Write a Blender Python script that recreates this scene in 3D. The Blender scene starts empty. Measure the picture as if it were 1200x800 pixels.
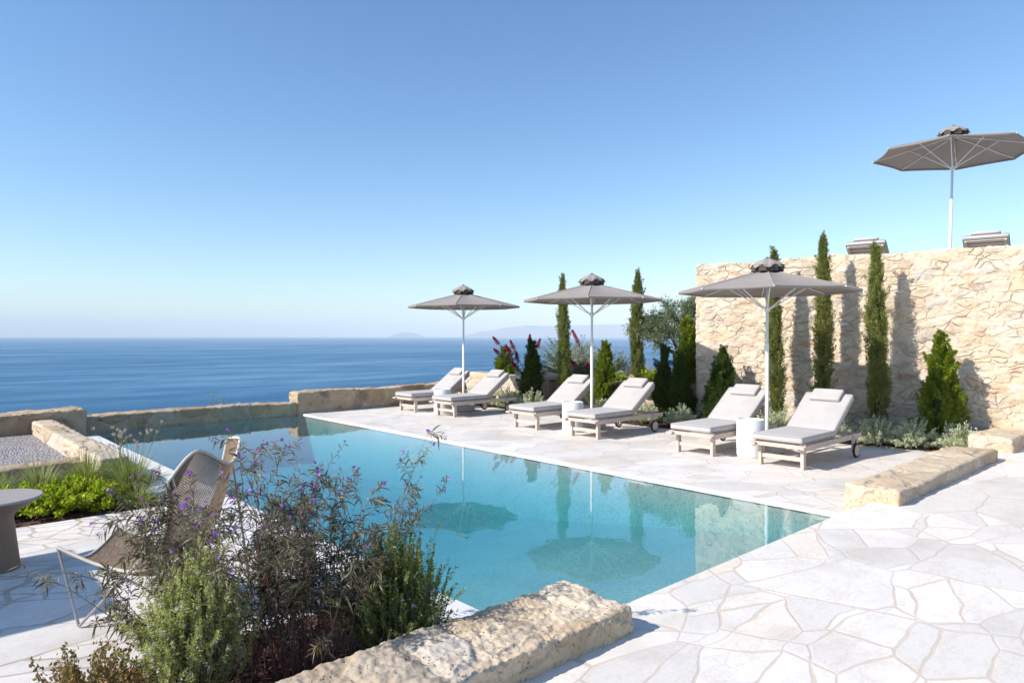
import bpy, bmesh, math, random
import numpy as np
from mathutils import Vector, Matrix, noise

PI = math.pi
R = math.radians
scene = bpy.context.scene
COL = scene.collection
rng = np.random.default_rng(7)
random.seed(7)

# ------------------------------------------------------------------ camera
YAW = 42.5
CS, SN = math.cos(R(90 - YAW)), math.sin(R(90 - YAW))
CAMZ = 1.55
cam_d = bpy.data.cameras.new('camera')
cam_d.sensor_width = 36
cam_d.lens = 24.24
cam_d.clip_start = 0.05
cam_d.clip_end = 60000
cam = bpy.data.objects.new('camera', cam_d)
COL.objects.link(cam)
cam.location = (0, 0, CAMZ)
cam.rotation_euler = (R(89.5), 0, -R(YAW))
scene.camera = cam

# ------------------------------------------------------------------ sky and sun
SUN_EL = 36.0
sun_to = Vector((-0.94, 0.345, 0)).normalized() * math.cos(R(SUN_EL))
sun_to.z = math.sin(R(SUN_EL))
world = bpy.data.worlds.new('World')
scene.world = world
world.use_nodes = True
wn = world.node_tree
bg = wn.nodes['Background']
sky = wn.nodes.new('ShaderNodeTexSky')
sky.sky_type = 'NISHITA'
sky.sun_disc = False
sky.sun_elevation = R(SUN_EL)
sky.sun_rotation = math.atan2(sun_to.x, sun_to.y)
sky.altitude = 0
sky.air_density = 1.0
sky.dust_density = 0.4
sky.ozone_density = 2.2
hs = wn.nodes.new('ShaderNodeHueSaturation')
hs.inputs['Saturation'].default_value = 1.14
hs.inputs['Value'].default_value = 1.0
gm = wn.nodes.new('ShaderNodeMix'); gm.data_type = 'RGBA'; gm.blend_type = 'MULTIPLY'
gm.inputs[0].default_value = 1.0
gm.inputs[7].default_value = (0.88, 0.94, 0.99, 1)
wn.links.new(sky.outputs[0], hs.inputs['Color'])
wn.links.new(hs.outputs[0], gm.inputs[6])
wn.links.new(gm.outputs[2], bg.inputs[0])
bg.inputs[1].default_value = 0.128
sun_l = bpy.data.lights.new('sun', 'SUN')
sun_l.energy = 4.4
sun_l.angle = R(0.5)
sun_l.color = (1.0, 0.94, 0.865)
sun = bpy.data.objects.new('sun', sun_l)
COL.objects.link(sun)
sun.rotation_euler = sun_to.to_track_quat('Z', 'Y').to_euler()
scene.view_settings.view_transform = 'Standard'
scene.view_settings.look = 'None'
scene.view_settings.gamma = 1
scene.view_settings.exposure = 0.58
scene.render.engine = 'CYCLES'
scene.cycles.max_bounces = 10
scene.cycles.transparent_max_bounces = 16
scene.cycles.volume_bounces = 2
scene.render.resolution_x = 1024
scene.render.resolution_y = 682


def cw(lat, d, z=0.0):
    """camera-relative (to the right, ahead) metres -> world"""
    return Vector((CS * d + SN * lat, SN * d - CS * lat, z))


# ------------------------------------------------------------------ node helpers
def new_mat(name):
    m = bpy.data.materials.new(name)
    m.use_nodes = True
    nt = m.node_tree
    return m, nt, nt.nodes['Principled BSDF'], nt.nodes['Material Output']


def N(nt, typ, **kw):
    n = nt.nodes.new(typ)
    for k, v in kw.items():
        if k.startswith('i_'):
            key = k[2:].replace('_', ' ')
            n.inputs[key].default_value = v
        else:
            setattr(n, k, v)
    return n


def ramp(nt, stops, interp='LINEAR'):
    n = nt.nodes.new('ShaderNodeValToRGB')
    cr = n.color_ramp
    cr.interpolation = interp
    while len(cr.elements) < len(stops):
        cr.elements.new(0.5)
    for e, (p, c) in zip(cr.elements, stops):
        e.position = p
        e.color = (c[0], c[1], c[2], 1) if not isinstance(c, (int, float)) else (c, c, c, 1)
    return n


def mixc(nt, fac, a, b, mode='MIX'):
    n = nt.nodes.new('ShaderNodeMix')
    n.data_type = 'RGBA'
    n.blend_type = mode
    for sock, v in ((n.inputs[0], fac), (n.inputs[6], a), (n.inputs[7], b)):
        if isinstance(v, (int, float)):
            sock.default_value = v
        elif isinstance(v, tuple):
            sock.default_value = (v[0], v[1], v[2], 1)
        else:
            nt.links.new(v, sock)
    return n.outputs[2]


def math_n(nt, op, a, b=0.0, clamp=False):
    n = nt.nodes.new('ShaderNodeMath')
    n.operation = op
    n.use_clamp = clamp
    for s, v in ((n.inputs[0], a), (n.inputs[1], b)):
        if isinstance(v, (int, float)):
            s.default_value = v
        else:
            nt.links.new(v, s)
    return n.outputs[0]


def coords(nt, scale=(1, 1, 1), kind='Object', distort=0.0, dscale=1.0):
    tc = nt.nodes.new('ShaderNodeTexCoord')
    out = tc.outputs[kind]
    if distort:
        no = N(nt, 'ShaderNodeTexNoise', i_Scale=dscale, i_Detail=2.0)
        nt.links.new(out, no.inputs['Vector'])
        sub = N(nt, 'ShaderNodeVectorMath', operation='SUBTRACT')
        nt.links.new(no.outputs['Color'], sub.inputs[0])
        sub.inputs[1].default_value = (.5, .5, .5)
        ma = N(nt, 'ShaderNodeVectorMath', operation='MULTIPLY_ADD')
        nt.links.new(sub.outputs[0], ma.inputs[0])
        ma.inputs[1].default_value = (distort,) * 3
        nt.links.new(out, ma.inputs[2])
        out = ma.outputs[0]
    mp = nt.nodes.new('ShaderNodeMapping')
    mp.inputs['Scale'].default_value = scale
    nt.links.new(out, mp.inputs[0])
    return mp.outputs[0]


def noise_t(nt, vec, scale, detail=4.0, rough=0.55):
    n = N(nt, 'ShaderNodeTexNoise', i_Scale=scale, i_Detail=detail, i_Roughness=rough)
    if vec is not None:
        nt.links.new(vec, n.inputs['Vector'])
    return n.outputs['Fac']


def bump(nt, bsdf, height, strength=0.4, dist=0.01, prev=None):
    b = N(nt, 'ShaderNodeBump', i_Strength=strength, i_Distance=dist)
    nt.links.new(height, b.inputs['Height'])
    if prev is not None:
        nt.links.new(prev, b.inputs['Normal'])
    if bsdf is not None:
        nt.links.new(b.outputs[0], bsdf.inputs['Normal'])
    return b.outputs[0]


# ------------------------------------------------------------------ materials
def mat_paving(name, base=(0.76, 0.715, 0.66), joint=(0.47, 0.385, 0.30), s=.95, rot=0.0, wide=0.013):
    m, nt, b, o = new_mat(name)
    tc = nt.nodes.new('ShaderNodeTexCoord')
    mp = nt.nodes.new('ShaderNodeMapping')
    mp.inputs['Rotation'].default_value = (0, 0, rot)
    nt.links.new(tc.outputs['Object'], mp.inputs[0])
    no = N(nt, 'ShaderNodeTexNoise', i_Scale=1.3, i_Detail=3.0, i_Roughness=0.5)
    nt.links.new(mp.outputs[0], no.inputs['Vector'])
    ma = N(nt, 'ShaderNodeVectorMath', operation='MULTIPLY_ADD')
    nt.links.new(no.outputs['Color'], ma.inputs[0])
    ma.inputs[1].default_value = (.26, .26, 0)
    nt.links.new(mp.outputs[0], ma.inputs[2])
    mp2 = nt.nodes.new('ShaderNodeMapping')
    mp2.inputs['Scale'].default_value = (s, s * 1.75, 0)
    nt.links.new(ma.outputs[0], mp2.inputs[0])
    v1 = N(nt, 'ShaderNodeTexVoronoi', voronoi_dimensions='2D', feature='DISTANCE_TO_EDGE', i_Scale=1.0, i_Randomness=1.0)
    v1c = N(nt, 'ShaderNodeTexVoronoi', voronoi_dimensions='2D', feature='F1', i_Scale=1.0, i_Randomness=1.0)
    v2 = N(nt, 'ShaderNodeTexVoronoi', voronoi_dimensions='2D', feature='DISTANCE_TO_EDGE', i_Scale=1.9, i_Randomness=1.0)
    v2c = N(nt, 'ShaderNodeTexVoronoi', voronoi_dimensions='2D', feature='F1', i_Scale=1.9, i_Randomness=1.0)
    for v in (v1, v1c, v2, v2c):
        nt.links.new(mp2.outputs[0], v.inputs['Vector'])
    sep = N(nt, 'ShaderNodeSeparateColor')
    nt.links.new(v1c.outputs['Color'], sep.inputs[0])
    sel = math_n(nt, 'GREATER_THAN', sep.outputs[0], 0.42)
    e2 = math_n(nt, 'MULTIPLY', v2.outputs['Distance'], 0.57)
    e2s = math_n(nt, 'ADD', e2, math_n(nt, 'MULTIPLY', math_n(nt, 'SUBTRACT', 1.0, sel), 1.0))
    edge = math_n(nt, 'MINIMUM', v1.outputs['Distance'], e2s)
    wn_ = noise_t(nt, mp.outputs[0], 2.2, 3)
    wid = math_n(nt, 'MULTIPLY', wn_, wide * 2.6)
    edge_w = math_n(nt, 'SUBTRACT', edge, math_n(nt, 'SUBTRACT', wid, wide * .75))
    jr = ramp(nt, [(0.0, 1.0), (0.0035, 0.7), (0.010, 0.0)])
    nt.links.new(edge_w, jr.inputs[0])
    sep2 = N(nt, 'ShaderNodeSeparateColor')
    cellc = mixc(nt, sel, v1c.outputs['Color'], v2c.outputs['Color'])
    nt.links.new(cellc, sep2.inputs[0])
    tone = ramp(nt, [(0.0, tuple(x * .88 for x in base)), (0.35, (base[0] * .97, base[1] * .975, base[2] * .99)),
                     (0.7, tuple(min(.82, x * 1.05) for x in base)), (1.0, (base[0] * 1.0, base[1] * .95, base[2] * .88))])
    nt.links.new(sep2.outputs[1], tone.inputs[0])
    st = noise_t(nt, mp.outputs[0], 1.3, 6, .65)
    st_r = ramp(nt, [(0.3, (0.80, 0.78, 0.75)), (0.52, (1, 1, 1)), (0.8, (1.02, 1.0, 0.97))])
    nt.links.new(st, st_r.inputs[0])
    c = mixc(nt, 1.0, tone.outputs[0], st_r.outputs[0], 'MULTIPLY')
    fine = noise_t(nt, mp.outputs[0], 46, 5, .7)
    fr = ramp(nt, [(0.3, (0.88, 0.87, 0.86)), (0.6, (1, 1, 1))])
    nt.links.new(fine, fr.inputs[0])
    c = mixc(nt, .8, c, fr.outputs[0], 'MULTIPLY')
    # rusty veins inside some stones
    vein = noise_t(nt, mp2.outputs[0], 1.7, 8, .72)
    vr = ramp(nt, [(0.485, 0.0), (0.50, 1.0), (0.515, 0.0)])
    nt.links.new(vein, vr.inputs[0])
    c = mixc(nt, math_n(nt, 'MULTIPLY', vr.outputs[0], .42), c, (0.55, 0.42, 0.30))
    jn = mixc(nt, noise_t(nt, mp.outputs[0], 9, 4), joint, tuple(min(1, x * 1.45) for x in joint))
    jfac = math_n(nt, 'MULTIPLY', jr.outputs[0], math_n(nt, 'MULTIPLY_ADD', wn_, .9), True)
    patch = ramp(nt, [(0.34, .30), (0.62, .85)])
    nt.links.new(noise_t(nt, mp.outputs[0], .9, 3), patch.inputs[0])
    c = mixc(nt, math_n(nt, 'MULTIPLY', jr.outputs[0], patch.outputs[0]), c, jn)
    nt.links.new(c, b.inputs['Base Color'])
    b.inputs['Roughness'].default_value = 0.72
    b.inputs['Specular IOR Level'].default_value = 0.3
    h1 = math_n(nt, 'SUBTRACT', math_n(nt, 'MULTIPLY', st, 1.2), math_n(nt, 'MULTIPLY', jr.outputs[0], 0.35))
    n1 = bump(nt, None, h1, 0.5, 0.010)
    bump(nt, b, fine, 0.25, 0.004, n1)
    return m


def mat_stone(name, cols, mortar, pit=0.5, crack=0.0, crack_scale=(4.3, 4.3, 8.0), fine_scale=30.0, stain=(0.42, 0.27, 0.14), stain_amt=.5, var=1.0):
    """uses colour attribute 'stone': R random per stone, G mortar mask, B second random"""
    m, nt, b, o = new_mat(name)
    at = N(nt, 'ShaderNodeVertexColor', layer_name='stone')
    sp = N(nt, 'ShaderNodeSeparateColor')
    nt.links.new(at.outputs[0], sp.inputs[0])
    n = len(cols)
    rp = ramp(nt, [(i / (n - 1), c) for i, c in enumerate(cols)])
    nt.links.new(sp.outputs[0], rp.inputs[0])
    vec = coords(nt)
    big = noise_t(nt, vec, 2.3, 6, .62)
    br = ramp(nt, [(0.3, (0.80, 0.77, 0.72)), (0.5, (1, 1, 1)), (0.75, (1.06, 1.03, 0.97))])
    nt.links.new(big, br.inputs[0])
    c = mixc(nt, 1.0, rp.outputs[0], br.outputs[0], 'MULTIPLY')
    mn = noise_t(nt, vec, 14, 5, .7)
    mcol = mixc(nt, mn, mortar, tuple(x * .82 for x in mortar))
    mm = math_n(nt, 'ADD', sp.outputs[1], math_n(nt, 'MULTIPLY', math_n(nt, 'SUBTRACT', mn, .5), .7), True)
    c = mixc(nt, mm, c, mcol)
    sn = noise_t(nt, vec, 5.5, 7, .7)
    sr = ramp(nt, [(0.56, 0.0), (0.72, 1.0)])
    nt.links.new(sn, sr.inputs[0])
    c = mixc(nt, math_n(nt, 'MULTIPLY', sr.outputs[0], stain_amt), c, stain)
    fine = noise_t(nt, vec, fine_scale, 8, .75)
    fr = ramp(nt, [(0.32, (0.70, 0.66, 0.60)), (0.5, (1, 1, 1)), (0.75, (1.08, 1.06, 1.03))])
    nt.links.new(fine, fr.inputs[0])
    c = mixc(nt, .75, c, fr.outputs[0], 'MULTIPLY')
    ch = None
    if crack:
        cv = N(nt, 'ShaderNodeTexVoronoi', feature='DISTANCE_TO_EDGE', i_Scale=1.0)
        cvec = coords(nt, crack_scale, distort=.13, dscale=4.0)
        nt.links.new(cvec, cv.inputs['Vector'])
        cc = N(nt, 'ShaderNodeTexVoronoi', feature='F1', i_Scale=1.0)
        nt.links.new(cvec, cc.inputs['Vector'])
        sc = N(nt, 'ShaderNodeSeparateColor')
        nt.links.new(cc.outputs['Color'], sc.inputs[0])
        tr_ = ramp(nt, [(0.0, (0.82, 0.76, 0.68)), (0.2, (1.0, .97, .93)), (0.5, (1.04, 1.03, 1.01)), (0.72, (.97, .89, .77)), (0.86, (.90, .90, .90)), (0.96, (1.05, 1.04, 1.03)), (1.0, (.88, .68, .52))])
        nt.links.new(sc.outputs[0], tr_.inputs[0])
        c = mixc(nt, .9, c, tr_.outputs[0], 'MULTIPLY')
        cr_ = ramp(nt, [(0.0, 1.0), (0.035, .75), (0.085, 0.0)])
        nt.links.new(cv.outputs['Distance'], cr_.inputs[0])
        cm = ramp(nt, [(0.42, .12), (0.58, 1.0)])
        nt.links.new(noise_t(nt, vec, 3.1, 4), cm.inputs[0])
        cf = math_n(nt, 'MULTIPLY', cr_.outputs[0], cm.outputs[0])
        c = mixc(nt, math_n(nt, 'MULTIPLY', cf, crack), c, (0.47, 0.38, 0.285))
        ch = cf
    nt.links.new(c, b.inputs['Base Color'])
    b.inputs['Roughness'].default_value = 0.92
    b.inputs['Specular IOR Level'].default_value = 0.15
    vo = N(nt, 'ShaderNodeTexVoronoi', i_Scale=fine_scale * 1.3)
    nt.links.new(coords(nt, distort=.05, dscale=12), vo.inputs['Vector'])
    vr = ramp(nt, [(0.0, 0.0), (0.28, 1.0)])
    nt.links.new(vo.outputs['Distance'], vr.inputs[0])
    pitmask = math_n(nt, 'GREATER_THAN', sn, .5)
    ph = math_n(nt, 'MULTIPLY', math_n(nt, 'SUBTRACT', vr.outputs[0], 1.0), pitmask)
    n1 = bump(nt, None, fine, 0.6, 0.012)
    if ch is not None:
        n1 = bump(nt, None, math_n(nt, 'SUBTRACT', 1.0, ch), 0.9, 0.020, n1)
    bump(nt, b, ph, pit, 0.012, n1)
    return m


def mat_leaf(name, c1, c2, c3=None, trans=0.25, rough=0.55, nscale=3.0, spec=.35):
    m, nt, b, o = new_mat(name)
    g = nt.nodes.new('ShaderNodeNewGeometry')
    stops = [(0.0, c1), (0.65, c2), (1.0, c3 or c2)]
    rp = ramp(nt, stops)
    vec = coords(nt)
    nn = noise_t(nt, vec, nscale, 3)
    f = math_n(nt, 'ADD', math_n(nt, 'MULTIPLY', g.outputs['Random Per Island'], .6),
               math_n(nt, 'MULTIPLY', math_n(nt, 'SUBTRACT', nn, .3), 1.0), True)
    nt.links.new(f, rp.inputs[0])
    nt.links.new(rp.outputs[0], b.inputs['Base Color'])
    b.inputs['Roughness'].default_value = rough
    b.inputs['Specular IOR Level'].default_value = spec
    if trans:
        t = nt.nodes.new('ShaderNodeBsdfTranslucent')
        tcol = mixc(nt, 1.0, rp.outputs[0], (1.1, 1.15, .7), 'MULTIPLY')
        nt.links.new(tcol, t.inputs[0])
        mx = nt.nodes.new('ShaderNodeMixShader')
        mx.inputs[0].default_value = trans
        nt.links.new(b.outputs[0], mx.inputs[1])
        nt.links.new(t.outputs[0], mx.inputs[2])
        nt.links.new(mx.outputs[0], o.inputs[0])
    return m


def mat_plain(name, col, rough=0.6, spec=.4, metal=0.0, var=0.12, nscale=8.0, bstr=0.0, bscale=60.0, stretch=(1, 1, 1)):
    m, nt, b, o = new_mat(name)
    vec = coords(nt, stretch)
    nn = noise_t(nt, vec, nscale, 5, .6)
    rp = ramp(nt, [(0.25, tuple(x * (1 - var) for x in col)), (0.75, tuple(min(1, x * (1 + var)) for x in col))])
    nt.links.new(nn, rp.inputs[0])
    nt.links.new(rp.outputs[0], b.inputs['Base Color'])
    b.inputs['Roughness'].default_value = rough
    b.inputs['Specular IOR Level'].default_value = spec
    b.inputs['Metallic'].default_value = metal
    if bstr:
        bump(nt, b, noise_t(nt, vec, bscale, 4, .6), bstr, 0.004)
    return m


M = {}
M['paving'] = mat_paving('pale crazy paving', rot=-.12)
M['paving_patio'] = mat_paving('pale crazy paving of the patio', base=(0.74, 0.70, 0.655), s=1.6, rot=.25, joint=(0.30, 0.235, 0.175), wide=.034)
M['paving_deck'] = mat_paving('pale crazy paving of the deck', base=(0.73, 0.695, 0.65), s=1.25, rot=.5, joint=(0.42, 0.34, 0.26))
M['coping'] = mat_plain('white coping stone', (0.70, 0.69, 0.67), .6, .3, var=.12, nscale=2.2, bstr=.25, bscale=20)
CREAM = [tuple(c) for c in (np.array([(0.60, 0.50, 0.39), (0.66, 0.58, 0.48), (0.68, 0.61, 0.51), (0.63, 0.52, 0.38), (0.66, 0.61, 0.54), (0.53, 0.51, 0.49), (0.67, 0.58, 0.46), (0.65, 0.55, 0.43),
         (0.68, 0.61, 0.52), (0.62, 0.51, 0.37), (0.67, 0.60, 0.50), (0.60, 0.56, 0.51), (0.66, 0.56, 0.44), (0.69, 0.63, 0.54), (0.64, 0.54, 0.42), (0.66, 0.58, 0.47), (0.64, 0.56, 0.46), (0.67, 0.59, 0.48)]) * np.array([1.07, 1.02, .985])).tolist()]
M['wall'] = mat_stone('cream rubble stone', CREAM + [(0.54, 0.36, 0.25)], (0.63, 0.55, 0.44), .9, crack=.36, fine_scale=26, stain=(0.58, 0.44, 0.30), stain_amt=.4)
M['travertine'] = mat_stone('pitted limestone', [(0.58, 0.47, 0.345), (0.66, 0.565, 0.44), (0.60, 0.495, 0.37), (0.55, 0.50, 0.44), (0.64, 0.535, 0.40)],
                            (0.66, 0.565, 0.44), 1.0, crack=.30, crack_scale=(1.3, 1.9, 2.5), fine_scale=34, stain=(0.50, 0.33, 0.18), stain_amt=.4)
M['oldwall'] = mat_stone('weathered ochre stone', [(0.44, 0.32, 0.20), (0.54, 0.43, 0.30), (0.31, 0.22, 0.14), (0.43, 0.37, 0.29), (0.52, 0.38, 0.24)],
                         (0.54, 0.45, 0.35), .8, crack=.55, crack_scale=(2.2, 2.2, 3.4), fine_scale=22, stain=(0.17, 0.11, 0.06), stain_amt=.8)


def mat_cloth(name, col):
    m, nt, b, o = new_mat(name)
    vec = coords(nt)
    w = N(nt, 'ShaderNodeTexNoise', i_Scale=420.0, i_Detail=1.0)
    nt.links.new(vec, w.inputs['Vector'])
    big = noise_t(nt, vec, 4.0, 3)
    rp = ramp(nt, [(0.3, tuple(x * .93 for x in col)), (0.7, tuple(x * 1.05 for x in col))])
    nt.links.new(big, rp.inputs[0])
    c = mixc(nt, .25, rp.outputs[0], w.outputs['Fac'], 'MULTIPLY')
    nt.links.new(c, b.inputs['Base Color'])
    b.inputs['Roughness'].default_value = .9
    b.inputs['Specular IOR Level'].default_value = .1
    b.inputs['Sheen Weight'].default_value = .15
    n1 = bump(nt, None, big, .25, .02)
    bump(nt, b, w.outputs['Fac'], .15, .002, n1)
    return m


M['cushion'] = mat_cloth('grey outdoor cushion cloth', (0.51, 0.48, 0.457))
M['piping'] = mat_cloth('darker cushion piping', (0.36, 0.34, 0.33))


def mat_canopy():
    m, nt, b, o = new_mat('taupe parasol cloth')
    vec = coords(nt)
    big = noise_t(nt, vec, 2.5, 4)
    rp = ramp(nt, [(0.3, (0.37, 0.33, 0.30)), (0.7, (0.42, 0.375, 0.34))])
    nt.links.new(big, rp.inputs[0])
    nt.links.new(rp.outputs[0], b.inputs['Base Color'])
    b.inputs['Roughness'].default_value = .9
    b.inputs['Specular IOR Level'].default_value = .1
    t = nt.nodes.new('ShaderNodeBsdfTranslucent')
    t.inputs[0].default_value = (0.24, 0.20, 0.175, 1)
    mx = nt.nodes.new('ShaderNodeMixShader')
    mx.inputs[0].default_value = .22
    nt.links.new(b.outputs[0], mx.inputs[1])
    nt.links.new(t.outputs[0], mx.inputs[2])
    nt.links.new(mx.outputs[0], o.inputs[0])
    bump(nt, b, big, .2, .02)
    return m


M['canopy'] = mat_canopy()
M['vent'] = mat_plain('dark brown vent cloth', (0.085, 0.072, 0.066), .85, .15)
M['white_metal'] = mat_plain('white painted metal', (0.78, 0.78, 0.77), .35, .5, var=.03)
M['grey_metal'] = mat_plain('brushed aluminium', (0.62, 0.62, 0.62), .38, .5, .6, var=.05)


def mat_wood(name, col, axis_stretch):
    m, nt, b, o = new_mat(name)
    vec = coords(nt, axis_stretch)
    g = noise_t(nt, vec, 9, 6, .65)
    rp = ramp(nt, [(0.28, tuple(x * .68 for x in col)), (0.5, col), (0.75, tuple(min(1, x * 1.18) for x in col))])
    nt.links.new(g, rp.inputs[0])
    nt.links.new(rp.outputs[0], b.inputs['Base Color'])
    b.inputs['Roughness'].default_value = .75
    b.inputs['Specular IOR Level'].default_value = .2
    bump(nt, b, g, .35, .003)
    return m


M['teak'] = mat_wood('bleached teak', (0.54, 0.445, 0.375), (1.0, 9, 9))
M['tyre'] = mat_plain('black rubber', (0.025, 0.025, 0.027), .7, .3)
M['plaster'] = mat_plain('white lacquered side table', (0.68, 0.675, 0.66), .5, .4, var=.02)
M['concrete'] = mat_plain('pale concrete base', (0.58, 0.565, 0.54), .85, .2, var=.1, nscale=14, bstr=.2)
M['taupe'] = mat_plain('taupe glazed ceramic', (0.25, 0.175, 0.125), .65, .15, var=.1, nscale=5, bstr=.1)
M['taupe_top'] = mat_plain('grey ceramic top', (0.33, 0.295, 0.275), .6, .2, var=.05, nscale=5)
M['rope'] = mat_plain('brown woven cord', (0.30, 0.225, 0.165), .85, .15, var=.35, nscale=55)
M['rope_rim'] = mat_plain('pale bound rim cord', (0.60, 0.54, 0.46), .8, .2, var=.12, nscale=60)
M['steel'] = mat_plain('steel rod', (0.40, 0.385, 0.37), .35, .5, .7, var=.1)
M['bark'] = mat_plain('grey brown bark', (0.17, 0.13, 0.10), .9, .1, var=.4, nscale=30, bstr=.8, bscale=30, stretch=(3, 3, 1))
M['darkstem'] = mat_plain('dark purple brown stem', (0.17, 0.085, 0.08), .6, .3, var=.4, nscale=20)
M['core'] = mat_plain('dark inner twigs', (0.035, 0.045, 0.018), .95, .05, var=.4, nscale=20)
M['cypress'] = mat_leaf('cypress leaf', (0.075, 0.10, 0.022), (0.24, 0.265, 0.07), (0.44, 0.43, 0.17), .3, .7, spec=.12)
M['thuja'] = mat_leaf('bright thuja leaf', (0.050, 0.090, 0.008), (0.20, 0.26, 0.022), (0.50, 0.50, 0.06), .3, .7, spec=.12)
M['thuja_dark'] = mat_leaf('deep green thuja leaf', (0.020, 0.045, 0.008), (0.065, 0.105, 0.018), (0.15, 0.19, 0.035), .2, .7, spec=.12)
M['silver'] = mat_leaf('silver grey leaf', (0.45, 0.49, 0.35), (0.66, 0.69, 0.54), (0.82, 0.81, 0.66), .45, .8, spec=.05)
M['olive'] = mat_leaf('olive leaf', (0.07, 0.095, 0.04), (0.19, 0.23, 0.125), (0.36, 0.39, 0.28), .2, .5)
M['greyshrub'] = mat_leaf('grey green leaf', (0.20, 0.24, 0.15), (0.38, 0.42, 0.31), (0.54, 0.57, 0.47), .2, .6)
M['buddleia'] = mat_leaf('dull green leaf', (0.05, 0.075, 0.022), (0.12, 0.15, 0.05), (0.20, 0.22, 0.12), .2)
M['pinkflower'] = mat_leaf('deep pink petal', (0.30, 0.015, 0.06), (0.50, 0.03, 0.12), (0.62, 0.10, 0.20), .2)
M['limegreen'] = mat_leaf('yellow green leaf', (0.14, 0.22, 0.012), (0.40, 0.47, 0.025), (0.66, 0.70, 0.09), .35, .6, spec=.15)
M['grass'] = mat_leaf('grass blade', (0.11, 0.16, 0.045), (0.32, 0.36, 0.11), (0.70, 0.62, 0.34), .45)
M['grey_grass'] = mat_leaf('grey green blade', (0.15, 0.19, 0.09), (0.38, 0.41, 0.20), (0.66, 0.61, 0.38), .45)
M['rosemary'] = mat_leaf('rosemary needle', (0.18, 0.21, 0.08), (0.50, 0.52, 0.22), (0.76, 0.73, 0.40), .45, .8, spec=.05)
M['rosemary_dark'] = mat_leaf('darker rosemary needle', (0.055, 0.09, 0.035), (0.25, 0.29, 0.09), (0.52, 0.53, 0.22), .4, .8, spec=.05)
M['lilac'] = mat_leaf('pale lilac petal', (0.55, 0.50, 0.66), (0.72, 0.67, 0.80), None, .3)
M['ruellia'] = mat_leaf('lance leaf', (0.060, 0.048, 0.032), (0.180, 0.165, 0.105), (0.46, 0.45, 0.35), .3, .6, spec=.15)
M['drybrown'] = mat_leaf('dry russet leaf', (0.10, 0.035, 0.018), (0.20, 0.09, 0.04), (0.32, 0.22, 0.08), .2)
M['purple'] = mat_leaf('violet petal', (0.22, 0.06, 0.40), (0.38, 0.14, 0.60), None, .3)
M['palepink'] = mat_leaf('pale pink seed head', (0.45, 0.33, 0.33), (0.58, 0.46, 0.42), None, .3)
M['russet'] = mat_leaf('russet leaf', (0.12, 0.12, 0.03), (0.32, 0.22, 0.08), (0.50, 0.27, 0.18), .3)
M['straw'] = mat_leaf('dry straw', (0.36, 0.28, 0.15), (0.50, 0.42, 0.26), None, .3)
M['bedleaf'] = mat_leaf('mulch chip', (0.05, 0.022, 0.014), (0.15, 0.07, 0.045), (0.30, 0.17, 0.11), 0.0, .9)
M['soil'] = mat_plain('brown soil', (0.095, 0.058, 0.042), .95, .1, var=.45, nscale=22, bstr=1.0, bscale=40)


def mat_gravel():
    m, nt, b, o = new_mat('grey gravel')
    vec = coords(nt)
    v = N(nt, 'ShaderNodeTexVoronoi', i_Scale=44.0)
    nt.links.new(vec, v.inputs['Vector'])
    sp = N(nt, 'ShaderNodeSeparateColor')
    nt.links.new(v.outputs['Color'], sp.inputs[0])
    rp = ramp(nt, [(0, (0.16, 0.14, 0.135)), (.5, (0.31, 0.285, 0.275)), (1, (0.50, 0.47, 0.45))])
    nt.links.new(sp.outputs[0], rp.inputs[0])
    nt.links.new(rp.outputs[0], b.inputs['Base Color'])
    b.inputs['Roughness'].default_value = .9
    inv = math_n(nt, 'SUBTRACT', 1.0, v.outputs['Distance'])
    bump(nt, b, inv, .9, .03)
    return m


M['gravel'] = mat_gravel()


def mat_ground():
    m, nt, b, o = new_mat('dry hillside')
    vec = coords(nt)
    n1 = noise_t(nt, vec, .25, 6)
    n2 = noise_t(nt, vec, 2.5, 6)
    rp = ramp(nt, [(.35, (0.09, 0.085, 0.04)), (.5, (0.23, 0.18, 0.11)), (.65, (0.33, 0.27, 0.19))])
    nt.links.new(n1, rp.inputs[0])
    c = mixc(nt, .6, rp.outputs[0], n2, 'MULTIPLY')
    nt.links.new(c, b.inputs['Base Color'])
    b.inputs['Roughness'].default_value = .95
    bump(nt, b, n2, .8, .3)
    return m


M['ground'] = mat_ground()


def mat_hills():
    m, nt, b, o = new_mat('distant scrub hills')
    vec = coords(nt)
    n1 = noise_t(nt, vec, .004, 8, .65)
    rp = ramp(nt, [(.35, (0.05, 0.055, 0.035)), (.65, (0.16, 0.13, 0.09))])
    nt.links.new(n1, rp.inputs[0])
    nt.links.new(rp.outputs[0], b.inputs['Base Color'])
    b.inputs['Roughness'].default_value = 1
    return m


M['hills'] = mat_hills()


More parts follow.
